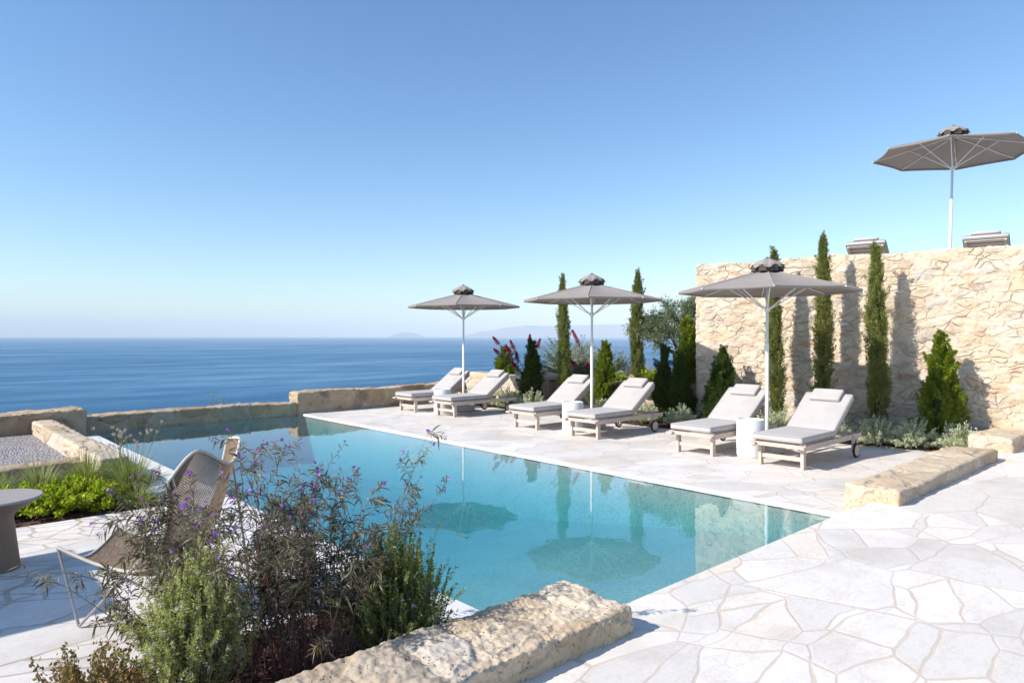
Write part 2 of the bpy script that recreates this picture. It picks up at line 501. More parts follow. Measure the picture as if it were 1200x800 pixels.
def mat_sea():
    m, nt, b, o = new_mat('open sea')
    tc = nt.nodes.new('ShaderNodeTexCoord')
    mp = nt.nodes.new('ShaderNodeMapping')
    mp.inputs['Rotation'].default_value = (0, 0, R(YAW - 8))
    mp.inputs['Scale'].default_value = (0.0024, 0.0066, 1)
    nt.links.new(tc.outputs['Object'], mp.inputs[0])
    a = noise_t(nt, mp.outputs[0], 1.0, 7, .62)
    mp2 = nt.nodes.new('ShaderNodeMapping')
    mp2.inputs['Rotation'].default_value = (0, 0, R(YAW - 8))
    mp2.inputs['Scale'].default_value = (0.012, 0.036, 1)
    nt.links.new(tc.outputs['Object'], mp2.inputs[0])
    a2 = noise_t(nt, mp2.outputs[0], 1.0, 6, .6)
    s = math_n(nt, 'ADD', math_n(nt, 'MULTIPLY', a, .62), math_n(nt, 'MULTIPLY', a2, .38))
    rp = ramp(nt, [(0.38, (0.018, 0.115, 0.235)), (0.49, (0.036, 0.155, 0.29)), (0.57, (0.085, 0.225, 0.37)), (0.68, (0.20, 0.35, 0.48))])
    nt.links.new(s, rp.inputs[0])
    nt.links.new(rp.outputs[0], b.inputs['Base Color'])
    b.inputs['IOR'].default_value = 1.33
    b.inputs['Specular IOR Level'].default_value = .28
    rr = ramp(nt, [(0.4, .62), (0.62, .40)])
    nt.links.new(s, rr.inputs[0])
    nt.links.new(rr.outputs[0], b.inputs['Roughness'])
    mp3 = nt.nodes.new('ShaderNodeMapping')
    mp3.inputs['Rotation'].default_value = (0, 0, R(YAW - 8))
    mp3.inputs['Scale'].default_value = (0.10, 0.30, 1)
    nt.links.new(tc.outputs['Object'], mp3.inputs[0])
    w = noise_t(nt, mp3.outputs[0], 1.0, 8, .7)
    bump(nt, b, w, 1.0, 2.2)
    return m


M['sea'] = mat_sea()


def mat_pool_floor():
    m, nt, b, o = new_mat('turquoise pebble plaster')
    vec = coords(nt)
    f = noise_t(nt, vec, 45, 3, .7)
    rp = ramp(nt, [(0.32, (0.18, 0.185, 0.17)), (0.44, (0.35, 0.37, 0.345)), (0.7, (0.41, 0.43, 0.40))])
    nt.links.new(f, rp.inputs[0])
    g = noise_t(nt, vec, 1.6, 5, .6)
    gr = ramp(nt, [(0.3, (.86, .88, .9)), (0.7, (1.04, 1.04, 1.03))])
    nt.links.new(g, gr.inputs[0])
    c = mixc(nt, 1, rp.outputs[0], gr.outputs[0], 'MULTIPLY')
    nt.links.new(c, b.inputs['Base Color'])
    b.inputs['Roughness'].default_value = .8
    return m


M['poolfloor'] = mat_pool_floor()


def mat_water():
    m, nt, b, o = new_mat('still pool water')
    nt.nodes.remove(b)
    vec = coords(nt, (1, 1, 1))
    w = noise_t(nt, vec, 3.2, 2, .5)
    w2 = noise_t(nt, vec, 16, 2, .5)
    h = math_n(nt, 'ADD', math_n(nt, 'MULTIPLY', w, 1.0), math_n(nt, 'MULTIPLY', w2, .12))
    bp = N(nt, 'ShaderNodeBump', i_Strength=.12, i_Distance=.010)
    nt.links.new(h, bp.inputs['Height'])
    lw = N(nt, 'ShaderNodeLayerWeight')
    lw.inputs['Blend'].default_value = .5
    nt.links.new(bp.outputs[0], lw.inputs['Normal'])
    f5 = math_n(nt, 'POWER', lw.outputs['Facing'], 4.6)
    fres = math_n(nt, 'ADD', math_n(nt, 'MULTIPLY', f5, .95), .022, True)
    gl = N(nt, 'ShaderNodeBsdfGlossy')
    gl.inputs['Color'].default_value = (1, 1, 1, 1)
    gl.inputs['Roughness'].default_value = .012
    nt.links.new(bp.outputs[0], gl.inputs['Normal'])
    tr = N(nt, 'ShaderNodeBsdfTransparent')
    tr.inputs[0].default_value = (0.97, 0.99, 1.0, 1)
    mx = N(nt, 'ShaderNodeMixShader')
    nt.links.new(fres, mx.inputs[0])
    nt.links.new(tr.outputs[0], mx.inputs[1])
    nt.links.new(gl.outputs[0], mx.inputs[2])
    nt.links.new(mx.outputs[0], o.inputs[0])
    ab = N(nt, 'ShaderNodeVolumeAbsorption')
    ab.inputs['Color'].default_value = (0.05, 0.80, 0.88, 1)
    ab.inputs['Density'].default_value = 0.62
    nt.links.new(ab.outputs[0], o.inputs['Volume'])
    return m


M['water'] = mat_water()


# ------------------------------------------------------------------ mesh helpers
def tag(o, label=None, cat=None, group=None, kind=None):
    if label: o['label'] = label
    if cat: o['category'] = cat
    if group: o['group'] = group
    if kind: o['kind'] = kind
    return o


def link(name, me, mat=None, parent=None, loc=None):
    o = bpy.data.objects.new(name, me)
    COL.objects.link(o)
    if mat is not None and me is not None and len(me.materials) == 0:
        me.materials.append(mat)
    if parent is not None:
        o.parent = parent
    if loc is not None:
        o.location = loc
    return o


def empty(name, loc=(0, 0, 0), rz=0.0):
    o = bpy.data.objects.new(name, None)
    COL.objects.link(o)
    o.empty_display_size = .2
    o.location = loc
    o.rotation_euler = (0, 0, rz)
    return o


def copy_tree(o, parent=None):
    c = o.copy()
    COL.objects.link(c)
    c.parent = parent
    for ch in [x for x in list(o.children)]:
        copy_tree(ch, c)
    return c


def np_mesh(name, V, F, smooth=False):
    """V (n,3), F (m,k) uniform k"""
    V = np.asarray(V, dtype=np.float32)
    F = np.asarray(F, dtype=np.int32)
    me = bpy.data.meshes.new(name)
    me.vertices.add(len(V))
    me.vertices.foreach_set('co', V.ravel())
    k = F.shape[1]
    me.loops.add(F.size)
    me.loops.foreach_set('vertex_index', F.ravel())
    me.polygons.add(len(F))
    me.polygons.foreach_set('loop_start', np.arange(0, F.size, k, dtype=np.int32))
    me.update(calc_edges=True)
    if smooth:
        me.polygons.foreach_set('use_smooth', np.ones(len(F), dtype=bool))
    return me


class Geo:
    def __init__(s):
        s.v = []; s.f = []

    def add(s, V, F):
        o = len(s.v)
        s.v.extend([tuple(p) for p in V])
        s.f.extend([tuple(i + o for i in f) for f in F])

    def box(s, x0, x1, y0, y1, z0, z1, M4=None):
        V = [(x0, y0, z0), (x1, y0, z0), (x1, y1, z0), (x0, y1, z0), (x0, y0, z1), (x1, y0, z1), (x1, y1, z1), (x0, y1, z1)]
        if M4 is not None:
            V = [M4 @ Vector(p) for p in V]
        s.add(V, [(0, 3, 2, 1), (4, 5, 6, 7), (0, 1, 5, 4), (1, 2, 6, 5), (2, 3, 7, 6), (3, 0, 4, 7)])

    def tube(s, pts, rad, sides=8, cap=True):
        pts = [Vector(p) for p in pts]
        n = len(pts)
        rad = rad if isinstance(rad, (list, tuple)) else [rad] * n
        V = []; F = []
        prev = None
        for i, p in enumerate(pts):
            t = (pts[min(i + 1, n - 1)] - pts[max(i - 1, 0)]).normalized()
            if prev is None:
                a = Vector((0, 0, 1)) if abs(t.z) < .9 else Vector((1, 0, 0))
                u = t.cross(a).normalized()
            else:
                u = (prev - t * prev.dot(t)).normalized()
            prev = u
            w = t.cross(u)
            for k in range(sides):
                an = 2 * PI * k / sides
                V.append(p + (u * math.cos(an) + w * math.sin(an)) * rad[i])
        for i in range(n - 1):
            for k in range(sides):
                a = i * sides + k; b = i * sides + (k + 1) % sides
                F.append((a, b, b + sides, a + sides))
        if cap:
            F.append(tuple(range(sides - 1, -1, -1)))
            F.append(tuple((n - 1) * sides + k for k in range(sides)))
        s.add(V, F)

    def lathe(s, prof, seg=40, c=(0, 0, 0), axis='Z'):
        V = []; F = []
        for (r, z) in prof:
            for k in range(seg):
                an = 2 * PI * k / seg
                if axis == 'Z':
                    V.append((c[0] + r * math.cos(an), c[1] + r * math.sin(an), c[2] + z))
                else:
                    V.append((c[0] + r * math.cos(an), c[1] + z, c[2] + r * math.sin(an)))
        n = len(prof)
        for i in range(n - 1):
            for k in range(seg):
                a = i * seg + k; b = i * seg + (k + 1) % seg
                F.append((a, b, b + seg, a + seg))
        F.append(tuple(range(seg - 1, -1, -1)))
        F.append(tuple((n - 1) * seg + k for k in range(seg)))
        s.add(V, F)

    def build(s, name, mat, parent=None, loc=None, bevel=0.0, smooth=False, segs=2):
        me = bpy.data.meshes.new(name)
        me.from_pydata(s.v, [], s.f)
        if bevel:
            bm = bmesh.new(); bm.from_mesh(me)
            bmesh.ops.bevel(bm, geom=[e for e in bm.edges if e.is_manifold and e.calc_face_angle(0) > .6],
                            offset=bevel, segments=segs, affect='EDGES', profile=.5, clamp_overlap=True)
            bm.to_mesh(me); bm.free()
        bm = bmesh.new(); bm.from_mesh(me)
        bmesh.ops.recalc_face_normals(bm, faces=bm.faces)
        bm.to_mesh(me); bm.free()
        if smooth:
            for p in me.polygons: p.use_smooth = True
            me.set_sharp_from_angle(angle=R(40))
        return link(name, me, mat, parent, loc)


def slab(name, x0, x1, y0, y1, z0, z1, mat, bevel=.008, kind='structure', parent=None):
    g = Geo(); g.box(x0, x1, y0, y1, z0, z1)
    o = g.build(name, mat, bevel=bevel, parent=parent)
    if kind: o['kind'] = kind
    return o


# ------------------------------------------------------------------ rough stone walls
def hash3(p):
    v = math.sin(p[0] * 12.9898 + p[1] * 78.233 + p[2] * 37.719) * 43758.5453
    return v - math.floor(v)


def rough_wall(name, length, thick, z0, z1, step, stone=(.35, .35, .2), amp=.02, rnd=.03, mat=None, loc=(0, 0, 0), rz=0.0,
               top_wave=.02, seed=0.0, joint=.10, fine=.004, parent=None, block_amp=.5, joint_depth=.5, pits=0.0):
    """closed box surface lattice, rounded, displaced into stones. local: x along, y thick (0..thick), z"""
    nx, ny, nz = max(2, int(length / step)), max(2, int(thick / step)), max(2, int((z1 - z0) / step))
    idx = {}; P = []; F = []

    def vid(i, j, k):
        key = (i, j, k)
        if key not in idx:
            idx[key] = len(P)
            P.append((length * i / nx, thick * j / ny, z0 + (z1 - z0) * k / nz))
        return idx[key]
    for i in range(nx):
        for j in range(ny):
            F.append((vid(i, j, nz), vid(i + 1, j, nz), vid(i + 1, j + 1, nz), vid(i, j + 1, nz)))
    for i in range(nx):
        for k in range(nz):
            F.append((vid(i, 0, k), vid(i + 1, 0, k), vid(i + 1, 0, k + 1), vid(i, 0, k + 1)))
            F.append((vid(i + 1, ny, k), vid(i, ny, k), vid(i, ny, k + 1), vid(i + 1, ny, k + 1)))
    for j in range(ny):
        for k in range(nz):
            F.append((vid(0, j + 1, k), vid(0, j, k), vid(0, j, k + 1), vid(0, j + 1, k + 1)))
            F.append((vid(nx, j, k), vid(nx, j + 1, k), vid(nx, j + 1, k + 1), vid(nx, j, k + 1)))
    V = []; C = []
    off = Vector((seed * 7.13, seed * 3.7, seed * 1.9))
    for p in P:
        q = Vector(p)
        inner = Vector((min(max(q.x, rnd), length - rnd), min(max(q.y, rnd), thick - rnd), min(q.z, z1 - rnd)))
        d = q - inner
        n = d.normalized() if d.length > 1e-6 else Vector((0, 0, 1))
        base = inner + n * rnd
        s = q + off
        wv = noise.noise_vector(s * 3.0) * .06
        vp = Vector(((s.x + wv.x) / stone[0], (s.y + wv.y) / stone[1], (s.z + wv.z) / stone[2]))
        ds, pts = noise.voronoi(vp)
        c1 = hash3(pts[0]); c2 = hash3(pts[0] * 1.7 + Vector((3, 1, 2)))
        e = (ds[1] - ds[0])
        jm = 1.0 - min(1.0, max(0.0, e / joint))
        jm = jm * jm * (3 - 2 * jm)
        disp = amp * ((c2 - .5) * block_amp * (1 - jm) - jm * joint_depth + .55 * noise.fractal(s * 5.5, 1.0, 2.1, 3))
        disp += fine * noise.fractal(s * 28, .8, 2.0, 3)
        if pits:
            pd, _ = noise.voronoi(s * 38 + noise.noise_vector(s * 20) * .5)
            pm = noise.noise(s * 4.2) + .25 * noise.noise(s * 13)
            if pm > .08:
                disp -= pits * max(0.0, .42 - pd[0]) * 2.2 * min(1, (pm - .08) * 5)
            disp -= .004 * abs(noise.fractal(s * 60, .9, 2.0, 2))
        base = base + n * disp
        if q.z > z0 + (z1 - z0) * .5:
            base.z += top_wave * noise.noise(Vector((s.x * .9, s.y * .5, seed)))* ((q.z - z0) / (z1 - z0))
        V.append(base); C.append((c1, jm, c2, 1.0))
    me = np_mesh(name, np.array([tuple(v) for v in V]), np.array(F), smooth=True)
    ca = me.color_attributes.new('stone', 'FLOAT_COLOR', 'POINT')
    ca.data.foreach_set('color', np.array(C, dtype=np.float32).ravel())
    o = link(name, me, mat, parent, loc)
    o.rotation_euler = (0, 0, rz)
    return o


# ================================================================== SETTING
DK = -0.13        # lounger deck and chair patio
WL = -0.156        # pool water level
# ---- hillside and sea
n = 120
xs = np.linspace(-160, 170, n); ys = np.linspace(-160, 170, n)
V = []; F = []
for j, y in enumerate(ys):
    for i, x in enumerate(xs):
        d = max(y - 16.5, x - 17.0, -x - 12, 0.0)
        z = -1.7 - .62 * d + (noise.fractal(Vector((x * .06, y * .06, 0)), 1, 2, 4) * 1.3 if d > 0 else 0)
        if z < -26: z = -26
        V.append((x, y, z))
for j in range(n - 1):
    for i in range(n - 1):
        a = j * n + i
        F.append((a, a + 1, a + 1 + n, a + n))
tag(link('ground', np_mesh('ground', V, F, True), M['ground']), kind='structure')

V = [(0, 0, 0)]; F = []
SEG = 96
for r in (60, 300, 1200, 4000, 12000):
    for k in range(SEG):
        an = 2 * PI * k / SEG
        V.append((r * math.cos(an), r * math.sin(an), 0))
me = bpy.data.meshes.new('sea')
for k in range(SEG):
    F.append((0, 1 + k, 1 + (k + 1) % SEG))
for rI in range(4):
    for k in range(SEG):
        a = 1 + rI * SEG + k; b = 1 + rI * SEG + (k + 1) % SEG
        F.append((a, a + SEG, b + SEG, b))
me.from_pydata(V, [], F)
tag(link('sea', me, M['sea'], loc=(0, 0, -25)), kind='structure')


def ridge(name, px0, px1, prof, D, depth, seed):
    """a far hill ridge seen between picture columns px0..px1, prof = heights in picture rows above the horizon"""
    nn_, mm_ = 160, 26
    V = []; F = []
    for i in range(nn_):
        t = i / (nn_ - 1)
        px = px0 + (px1 - px0) * t
        lat = (px - 600) / 808.0 * D
        h = np.interp(px, [a for a, _ in prof], [b for _, b in prof]) / 808.0 * D + 25
        h *= 1 + .05 * noise.fractal(Vector((px * .05, seed, 0)), 1, 2, 4)
        for j in range(mm_):
            s = j / (mm_ - 1)
            prf = math.sin(PI * s) ** .8
            w = cw(lat, D + (s - .5) * depth)
            z = -25.5 + h * prf * (1 + .25 * noise.fractal(Vector((px * .03, s * 3, seed)), 1, 2, 4) * (1 - prf))
            V.append((w.x, w.y, z))
    for i in range(nn_ - 1):
        for j in range(mm_ - 1):
            a = i * mm_ + j
            F.append((a, a + 1, a + 1 + mm_, a + mm_))
    tag(link(name, np_mesh(name, V, F, True), M['hills']), kind='structure')


ridge('hills', 535, 1120, [(535, -2.6), (560, 4), (578, 6), (592, 9.5), (620, 12), (650, 11), (690, 12.5), (730, 13.5), (760, 12), (810, 10), (880, 8), (960, 6), (1050, 3), (1120, -2.6)], 11000, 1400, 3.0)
ridge('island', 452, 499, [(452, -2.6), (463, 1.5), (470, 3.6), (478, 4.0), (486, 3), (499, -2.6)], 11000, 600, 9.0)

# ---- haze: one closed box of thin air
m, nt, b, o_ = new_mat('sea air haze')
nt.nodes.remove(b)
pv = N(nt, 'ShaderNodeVolumePrincipled')
pv.inputs['Color'].default_value = (0.93, 0.98, 1.0, 1)
pv.inputs['Density'].default_value = 1.5e-4
pv.inputs['Anisotropy'].default_value = -0.3
nt.links.new(pv.outputs[0], o_.inputs['Volume'])
g = Geo(); g.box(-13500, 13500, -13500, 13500, -27.2, 210)
tag(g.build('haze', m), kind='stuff')

# ---- terraces
slab('terrace', -7, 13.6, -7, 2.49, -.075, 0, M['paving'], .006)
slab('terrace_base', -6.98, 13.5, -6.98, 2.45, -1.8, -.079, M['coping'], 0)
slab('deck', 6.67, 11.55, 2.50, 14.02, -.185, DK, M['paving_deck'], .014)
slab('deck_base', 6.73, 12.9, 2.51, 14.0, -1.8, -.189, M['coping'], 0)
slab('patio', -7, 2.095, 3.86, 7.36, -.20, DK, M['paving_patio'], .008)
slab('patio_base', -6.98, 2.66, 2.51, 13.9, -1.8, -.204, M['coping'], 0)
# pale coping stones along the pool's left side
y = 2.60
k = 0
while y < 13.3:
    ln = random.choice([.62, .75, .9, 1.05])
    y1 = min(y + ln, 13.33)
    c = slab('coping_stone', 2.10, 2.70 + random.uniform(-.006, .006), y, y1 - .008, -.2, DK + random.uniform(-.002, .002), M['coping'], .012)
    y = y1; k += 1
# pool basin: floor, shallow shelf near the terrace, inner walls
g = Geo()
xa, xb, ya, yb = 2.68, 6.70, 2.47, 13.97
fz = -1.12


def quad(a, b_, c_, d_):
    g.add([a, b_, c_, d_], [(0, 1, 2, 3)])


quad((xa, ya, -.42), (xb, ya, -.42), (xb, 4.3, -.62), (xa, 4.3, -.62))
quad((xa, 4.3, -.62), (xb, 4.3, -.62), (xb, 7.6, fz), (xa, 7.6, fz))
quad((xa, 7.6, fz), (xb, 7.6, fz), (xb, yb, fz), (xa, yb, fz))
quad((xa, ya, fz), (xb, ya, fz), (xb, ya, -.081), (xa, ya, -.081))
quad((xb, ya, fz), (xb, yb, fz), (xb, yb, -.186), (xb, ya, -.186))
quad((xb, yb, fz), (xa, yb, fz), (xa, yb, -.175), (xb, yb, -.175))
quad((xa, yb, fz), (xa, ya, fz), (xa, ya, -.186), (xa, yb, -.186))
pb = g.build('pool_basin', M['poolfloor']); pb['kind'] = 'structure'
g = Geo(); g.box(2.675, 6.715, 2.46, 14.06, fz - .03, WL)
w_ = g.build('water', M['water']); w_['kind'] = 'structure'

# gravel court and beds
slab('gravel', -7, 1.80, 9.75, 13.45, -.3, -.03, M['gravel'], 0)


def lumpy(name, x0, x1, y0, y1, z, amp, mat, step=.05, skew=0.0, sd=0.0):
    nx = int((x1 - x0) / step); ny = int((y1 - y0) / step)
    V = []; F = []
    for j in range(ny + 1):
        for i in range(nx + 1):
            yy = y0 + (y1 - y0) * j / ny
            x_ = x0 + (x1 - x0) * i / nx + skew * (yy - y0)
            V.append((x_, yy, z + amp * noise.fractal(Vector((x_ * 4, yy * 4, sd)), 1, 2, 4)))
    for j in range(ny):
        for i in range(nx):
            a = j * (nx + 1) + i
            F.append((a, a + 1, a + nx + 2, a + nx + 1))
    o = link(name, np_mesh(name, V, F, True), mat)
    o['kind'] = 'structure'
    return o


lumpy('soil', -3.0, 2.095, 2.66, 3.86, -.14, .03, M['soil'], .04)
lumpy('soil', -7, 2.095, 7.36, 9.55, -.15, .03, M['soil'], .06, sd=2)
# long bed beside the deck: follows the slanting line of the tall wall
lumpy('soil', 11.30, 12.6, 2.72, 7.6, -.125, .022, M['soil'], .05, skew=-.189, sd=3)
lumpy('soil', 10.42, 12.0, 7.55, 14.0, -.118, .02, M['soil'], .06, skew=.02, sd=4)
lumpy('soil', 11.3, 15.2, 7.45, 14.6, .50, .05, M['soil'], .10, sd=5)

# ================================================================== WALLS
def wtag(o, label, cat='wall', group=None):
    return tag(o, label, cat, group)


wtag(rough_wall('stone_wall', 4.9, .50, -.10, .145, .0085, (.62, .6, .5), .020, .022, M['travertine'], (-2.0, 2.22, 0), seed=1.0,
                top_wave=.04, joint=.12, fine=.009, block_amp=.8, joint_depth=.5, pits=.009),
     'low pitted limestone wall in the foreground with a squared right end beside the pool corner')
wtag(rough_wall('stone_wall', 3.42, .50, -.16, .135, .02, (.7, .6, .5), .024, .03, M['travertine'], (6.80, 2.22, 0), seed=2.0, top_wave=.03,
                joint=.08, fine=.006, joint_depth=.3),
     'low cream stone bench wall lying between the right pool corner and the planting bed')
wtag(rough_wall('stone_wall', 1.9, .52, -.16, .19, .025, (.6, .6, .4), .022, .035, M['travertine'], (10.96, 2.22, 0), seed=3.0, top_wave=.02,
                joint=.08, fine=.006, joint_depth=.3),
     'short low cream stone wall butting against the tall wall at the right edge')
wang = math.atan2(.189, -1.0)   # direction of decreasing Y seen from the far end is (.189,-1)
WALL_A = Vector((11.50, 7.36, 0))
rz_w = math.atan2(-1.0, .189)
# local x runs from the far end towards the camera side; local y (thickness) to the left of that = +X side
tw = rough_wall('stone_wall', 10.5, .55, -.25, 2.90, .025, (.27, .30, .145), .018, .03, M['wall'], WALL_A, rz_w, top_wave=.05, seed=4.0,
                joint=.20, fine=.008, block_amp=.8, joint_depth=.75)
wtag(tw, 'tall cream rubble stone wall behind the cypresses, holding up the upper terrace')
wtag(rough_wall('stone_wall', 3.98, .42, -1.75, .13, .035, (.62, .5, .9), .030, .03, M['oldwall'], (2.60, 14.0, 0), seed=5.0, top_wave=.03,
                joint=.10, fine=.014, joint_depth=.4),
     'low weathered stone wall closing the far end of the pool in front of the sea')
wtag(rough_wall('stone_wall', 4.9, .45, -1.75, .33, .035, (.6, .5, .5), .034, .03, M['oldwall'], (6.59, 14.0, 0), seed=6.0, top_wave=.04,
                joint=.07, fine=.012),
     'ochre stone parapet at the far end of the lounger deck, higher than the pool wall beside it')
wtag(rough_wall('stone_wall', 8.6, .62, -1.75, .30, .04, (1.1, .6, .6), .020, .03, M['oldwall'], (-6.05, 13.38, 0), seed=7.0, top_wave=.025,
                joint=.06, fine=.012),
     'thick ochre stone wall behind the gravel court at the left edge')
wtag(rough_wall('stone_wall', 4.7, .30, -.20, .18, .025, (.8, .5, .4), .024, .03, M['travertine'], (2.085, 8.72, 0), R(90), seed=8.0, top_wave=.03,
                joint=.06, fine=.006),
     'low cream stone wall running along the pool beside the gravel court')
wtag(rough_wall('stone_wall', 8.8, .28, -.22, .05, .03, (.7, .5, .4), .024, .03, M['oldwall'], (-7.0, 9.52, 0), seed=9.0, top_wave=.02,
                joint=.06, fine=.008),
     'low stone edging between the gravel court and the grass bed on the left')
wtag(rough_wall('stone_wall', 2.95, .5, -.2, .60, .03, (.55, .5, .28), .034, .03, M['travertine'], (11.20, 14.1, 0), R(-90), seed=10.0, top_wave=.05,
                joint=.09, fine=.01),
     'sunlit planter wall behind the farthest loungers, under the pink flowering shrubs')
wtag(rough_wall('stone_wall', 3.7, .45, -.2, .58, .03, (.5, .5, .26), .034, .03, M['oldwall'], (11.62, 11.15, 0), R(-90), seed=11.0, top_wave=.05,
                joint=.09, fine=.01),
     'planter wall behind the middle loungers, ending at the tall wall')
for i_, wz in enumerate(()):
    pass
# upper terrace behind the tall wall
g = Geo()
a = WALL_A + Vector((.50, .02, 0)); d_ = Vector((.189, -1, 0)).normalized()
b_ = a + d_ * 10.4
P = [a, b_, b_ + Vector((14, 0, 0)), a + Vector((14, 0, 0))]
g.add([(p.x, p.y, -1.8) for p in P] + [(p.x, p.y, 2.42) for p in P],
      [(0, 3, 2, 1), (4, 5, 6, 7), (0, 1, 5, 4), (1, 2, 6, 5), (2, 3, 7, 6), (3, 0, 4, 7)])
ut = g.build('upper_terrace', M['paving']); ut['kind'] = 'structure'


# ================================================================== LOUNGERS
def make_lounger():
    """local: origin at deck level under the front legs' line, +x towards the head"""
    root = empty('sun_lounger')
    W = .335   # half distance to leg outer face
    g = Geo()
    for s in (-1, 1):
        g.box(-.10, 1.70, s * W - .018, s * W + .018, .245, .315)
    g.box(-.115, -.08, -W - .03, W + .03, .262, .312)
    g.box(1.62, 1.66, -W + .02, W - .02, .25, .31)
    for xx in (.40, .86):
        g.box(xx, xx + .03, -W + .02, W - .02, .25, .295)
    g.box(-.175, -.118, -W - .035, -W + .06, .27, .30)
    g.box(-.175, -.118, W - .06, W + .035, .27, .30)
    g.build('frame', M['teak'], root, bevel=.004)
    for s in (-1, 1):
        g = Geo(); g.box(-.03, .04, s * (W - .055) - .022, s * (W - .055) + .022, 0, .300)
        g.build('leg', M['teak'], root, bevel=.004)
    g = Geo(); g.box(-.012, .018, -W + .08, W - .08, .095, .15)
    g.build('stretcher', M['teak'], root, bevel=.003)
    for s in (-1, 1):
        g = Geo(); g.box(1.36, 1.42, s * (W + .022) - .016, s * (W + .022) + .016, .06, .285)
        g.build('leg', M['teak'], root, bevel=.004)
        g = Geo()
        g.lathe([(.020, -.014), (.078, -.016), (.082, 0), (.078, .016), (.020, .014)], 28, (1.39, s * (W + .062), .10), 'Y')
        wh = g.build('wheel', M['teak'], root, smooth=True)
        g = Geo()
        g.lathe([(.0785, -.013), (.098, -.013), (.101, 0), (.098, .013), (.0785, .013)], 32, (1.39, s * (W + .062), .101), 'Y')
        # open ring: drop caps
        g.f = g.f[:-2]
        n_ = 5; sg = 32
        for k in range(sg):
            a = k; b2 = (k + 1) % sg
            g.f.append((4 * sg + k, 4 * sg + (k + 1) % sg, b2, a))
        g.build('tyre', M['tyre'], wh, smooth=True)
        g = Geo()
        g.lathe([(.012, -.024), (.014, 0), (.012, .024)], 14, (1.39, s * (W + .062), .10), 'Y')
        g.build('hub', M['grey_metal'], wh, smooth=True)
    # slatted seat base
    g = Geo()
    for i in range(11):
        x = -.06 + i * .085
        g.box(x, x + .06, -W + .022, W - .022, .318, .334)
    g.build('seat_slats', M['teak'], root, bevel=.002)
    # back frame
    A = R(35)
    hx, hz = .86, .322
    Mb = Matrix.Translation((hx, 0, hz)) @ Matrix.Rotation(-A, 4, 'Y')
    g = Geo()
    for s in (-1, 1):
        g.box(0, .78, s * (W - .05) - .016, s * (W - .05) + .016, -.035, 0, Mb)
    for i in range(9):
        x = .01 + i * .086
        g.box(x, x + .06, -W + .03, W - .03, .002, .016, Mb)
    g.build('backrest', M['teak'], root, bevel=.002)
    g = Geo()
    for s in (-1, 1):
        g = Geo()
        p0 = Mb @ Vector((.48, s * (W - .09), -.03))
        g.tube([p0, (1.50, s * (W - .09), .27)], .011, 6)
        g.build('backrest_prop', M['teak'], root)

    def pad(x0, x1, y0, y1, z0, z1, name, mat, parent, MM=None, r=.022, crown=.008):
        nx, ny = 18, 12
        V = []; F = []
        idx = {}
        xs_ = np.linspace(x0, x1, nx); ys_ = np.linspace(y0, y1, ny)
        g = Geo(); g.box(x0, x1, y0, y1, z0, z1)
        me = bpy.data.meshes.new(name); me.from_pydata(g.v, [], g.f)
        bm = bmesh.new(); bm.from_mesh(me)
        bmesh.ops.bevel(bm, geom=list(bm.edges), offset=r, segments=4, affect='EDGES', profile=.5)
        bmesh.ops.subdivide_edges(bm, edges=[e for e in bm.edges if e.calc_length() > .12], cuts=7, use_grid_fill=True)
        for v in bm.verts:
            if v.co.z > (z0 + z1) / 2:
                fx = (v.co.x - x0) / (x1 - x0) * 2 - 1; fy = (v.co.y - y0) / (y1 - y0) * 2 - 1
                v.co.z += crown * (1 - fx ** 4) * (1 - fy ** 4) + .0025 * noise.noise(v.co * 7)
            if MM is not None: v.co = MM @ v.co
        bm.to_mesh(me); bm.free()
        for p in me.polygons: p.use_smooth = True
        return link(name, me, mat, parent)

    wd = W - .005
    ma = pad(-.135, .875, -wd, wd, .336, .418, 'mattress', M['cushion'], root)
    for zz in (.345, .411):
        g = Geo()
        g.tube([(.865, -wd - .001, zz), (-.118, -wd - .001, zz), (-.136, -wd + .017, zz), (-.136, wd - .017, zz), (-.118, wd + .001, zz), (.865, wd + .001, zz)], .004, 6)
        g.build('piping', M['piping'], ma, smooth=True)
    mb = pad(-.005, .80, -wd, wd, .019, .100, 'back_cushion', M['cushion'], root, Mb)
    for zz in (.028, .092):
        g = Geo()
        g.tube([Mb @ Vector(q) for q in ((.01, -wd - .001, zz), (.783, -wd - .001, zz), (.801, -wd + .017, zz), (.801, wd - .017, zz), (.783, wd + .001, zz), (.01, wd + .001, zz))], .004, 6)
        g.build('piping', M['piping'], mb, smooth=True)
    pl = pad(.60, .83, -.21, .21, .102, .158, 'pillow', M['cushion'], root, Mb, r=.022, crown=.006)
    g = Geo()
    g.tube([Mb @ Vector(q) for q in ((.815, -.211, .125), (.615, -.211, .125), (.599, -.195, .125), (.599, .195, .125), (.615, .211, .125), (.815, .211, .125))], .004, 6)
    g.build('piping', M['piping'], pl, smooth=True)
    return root


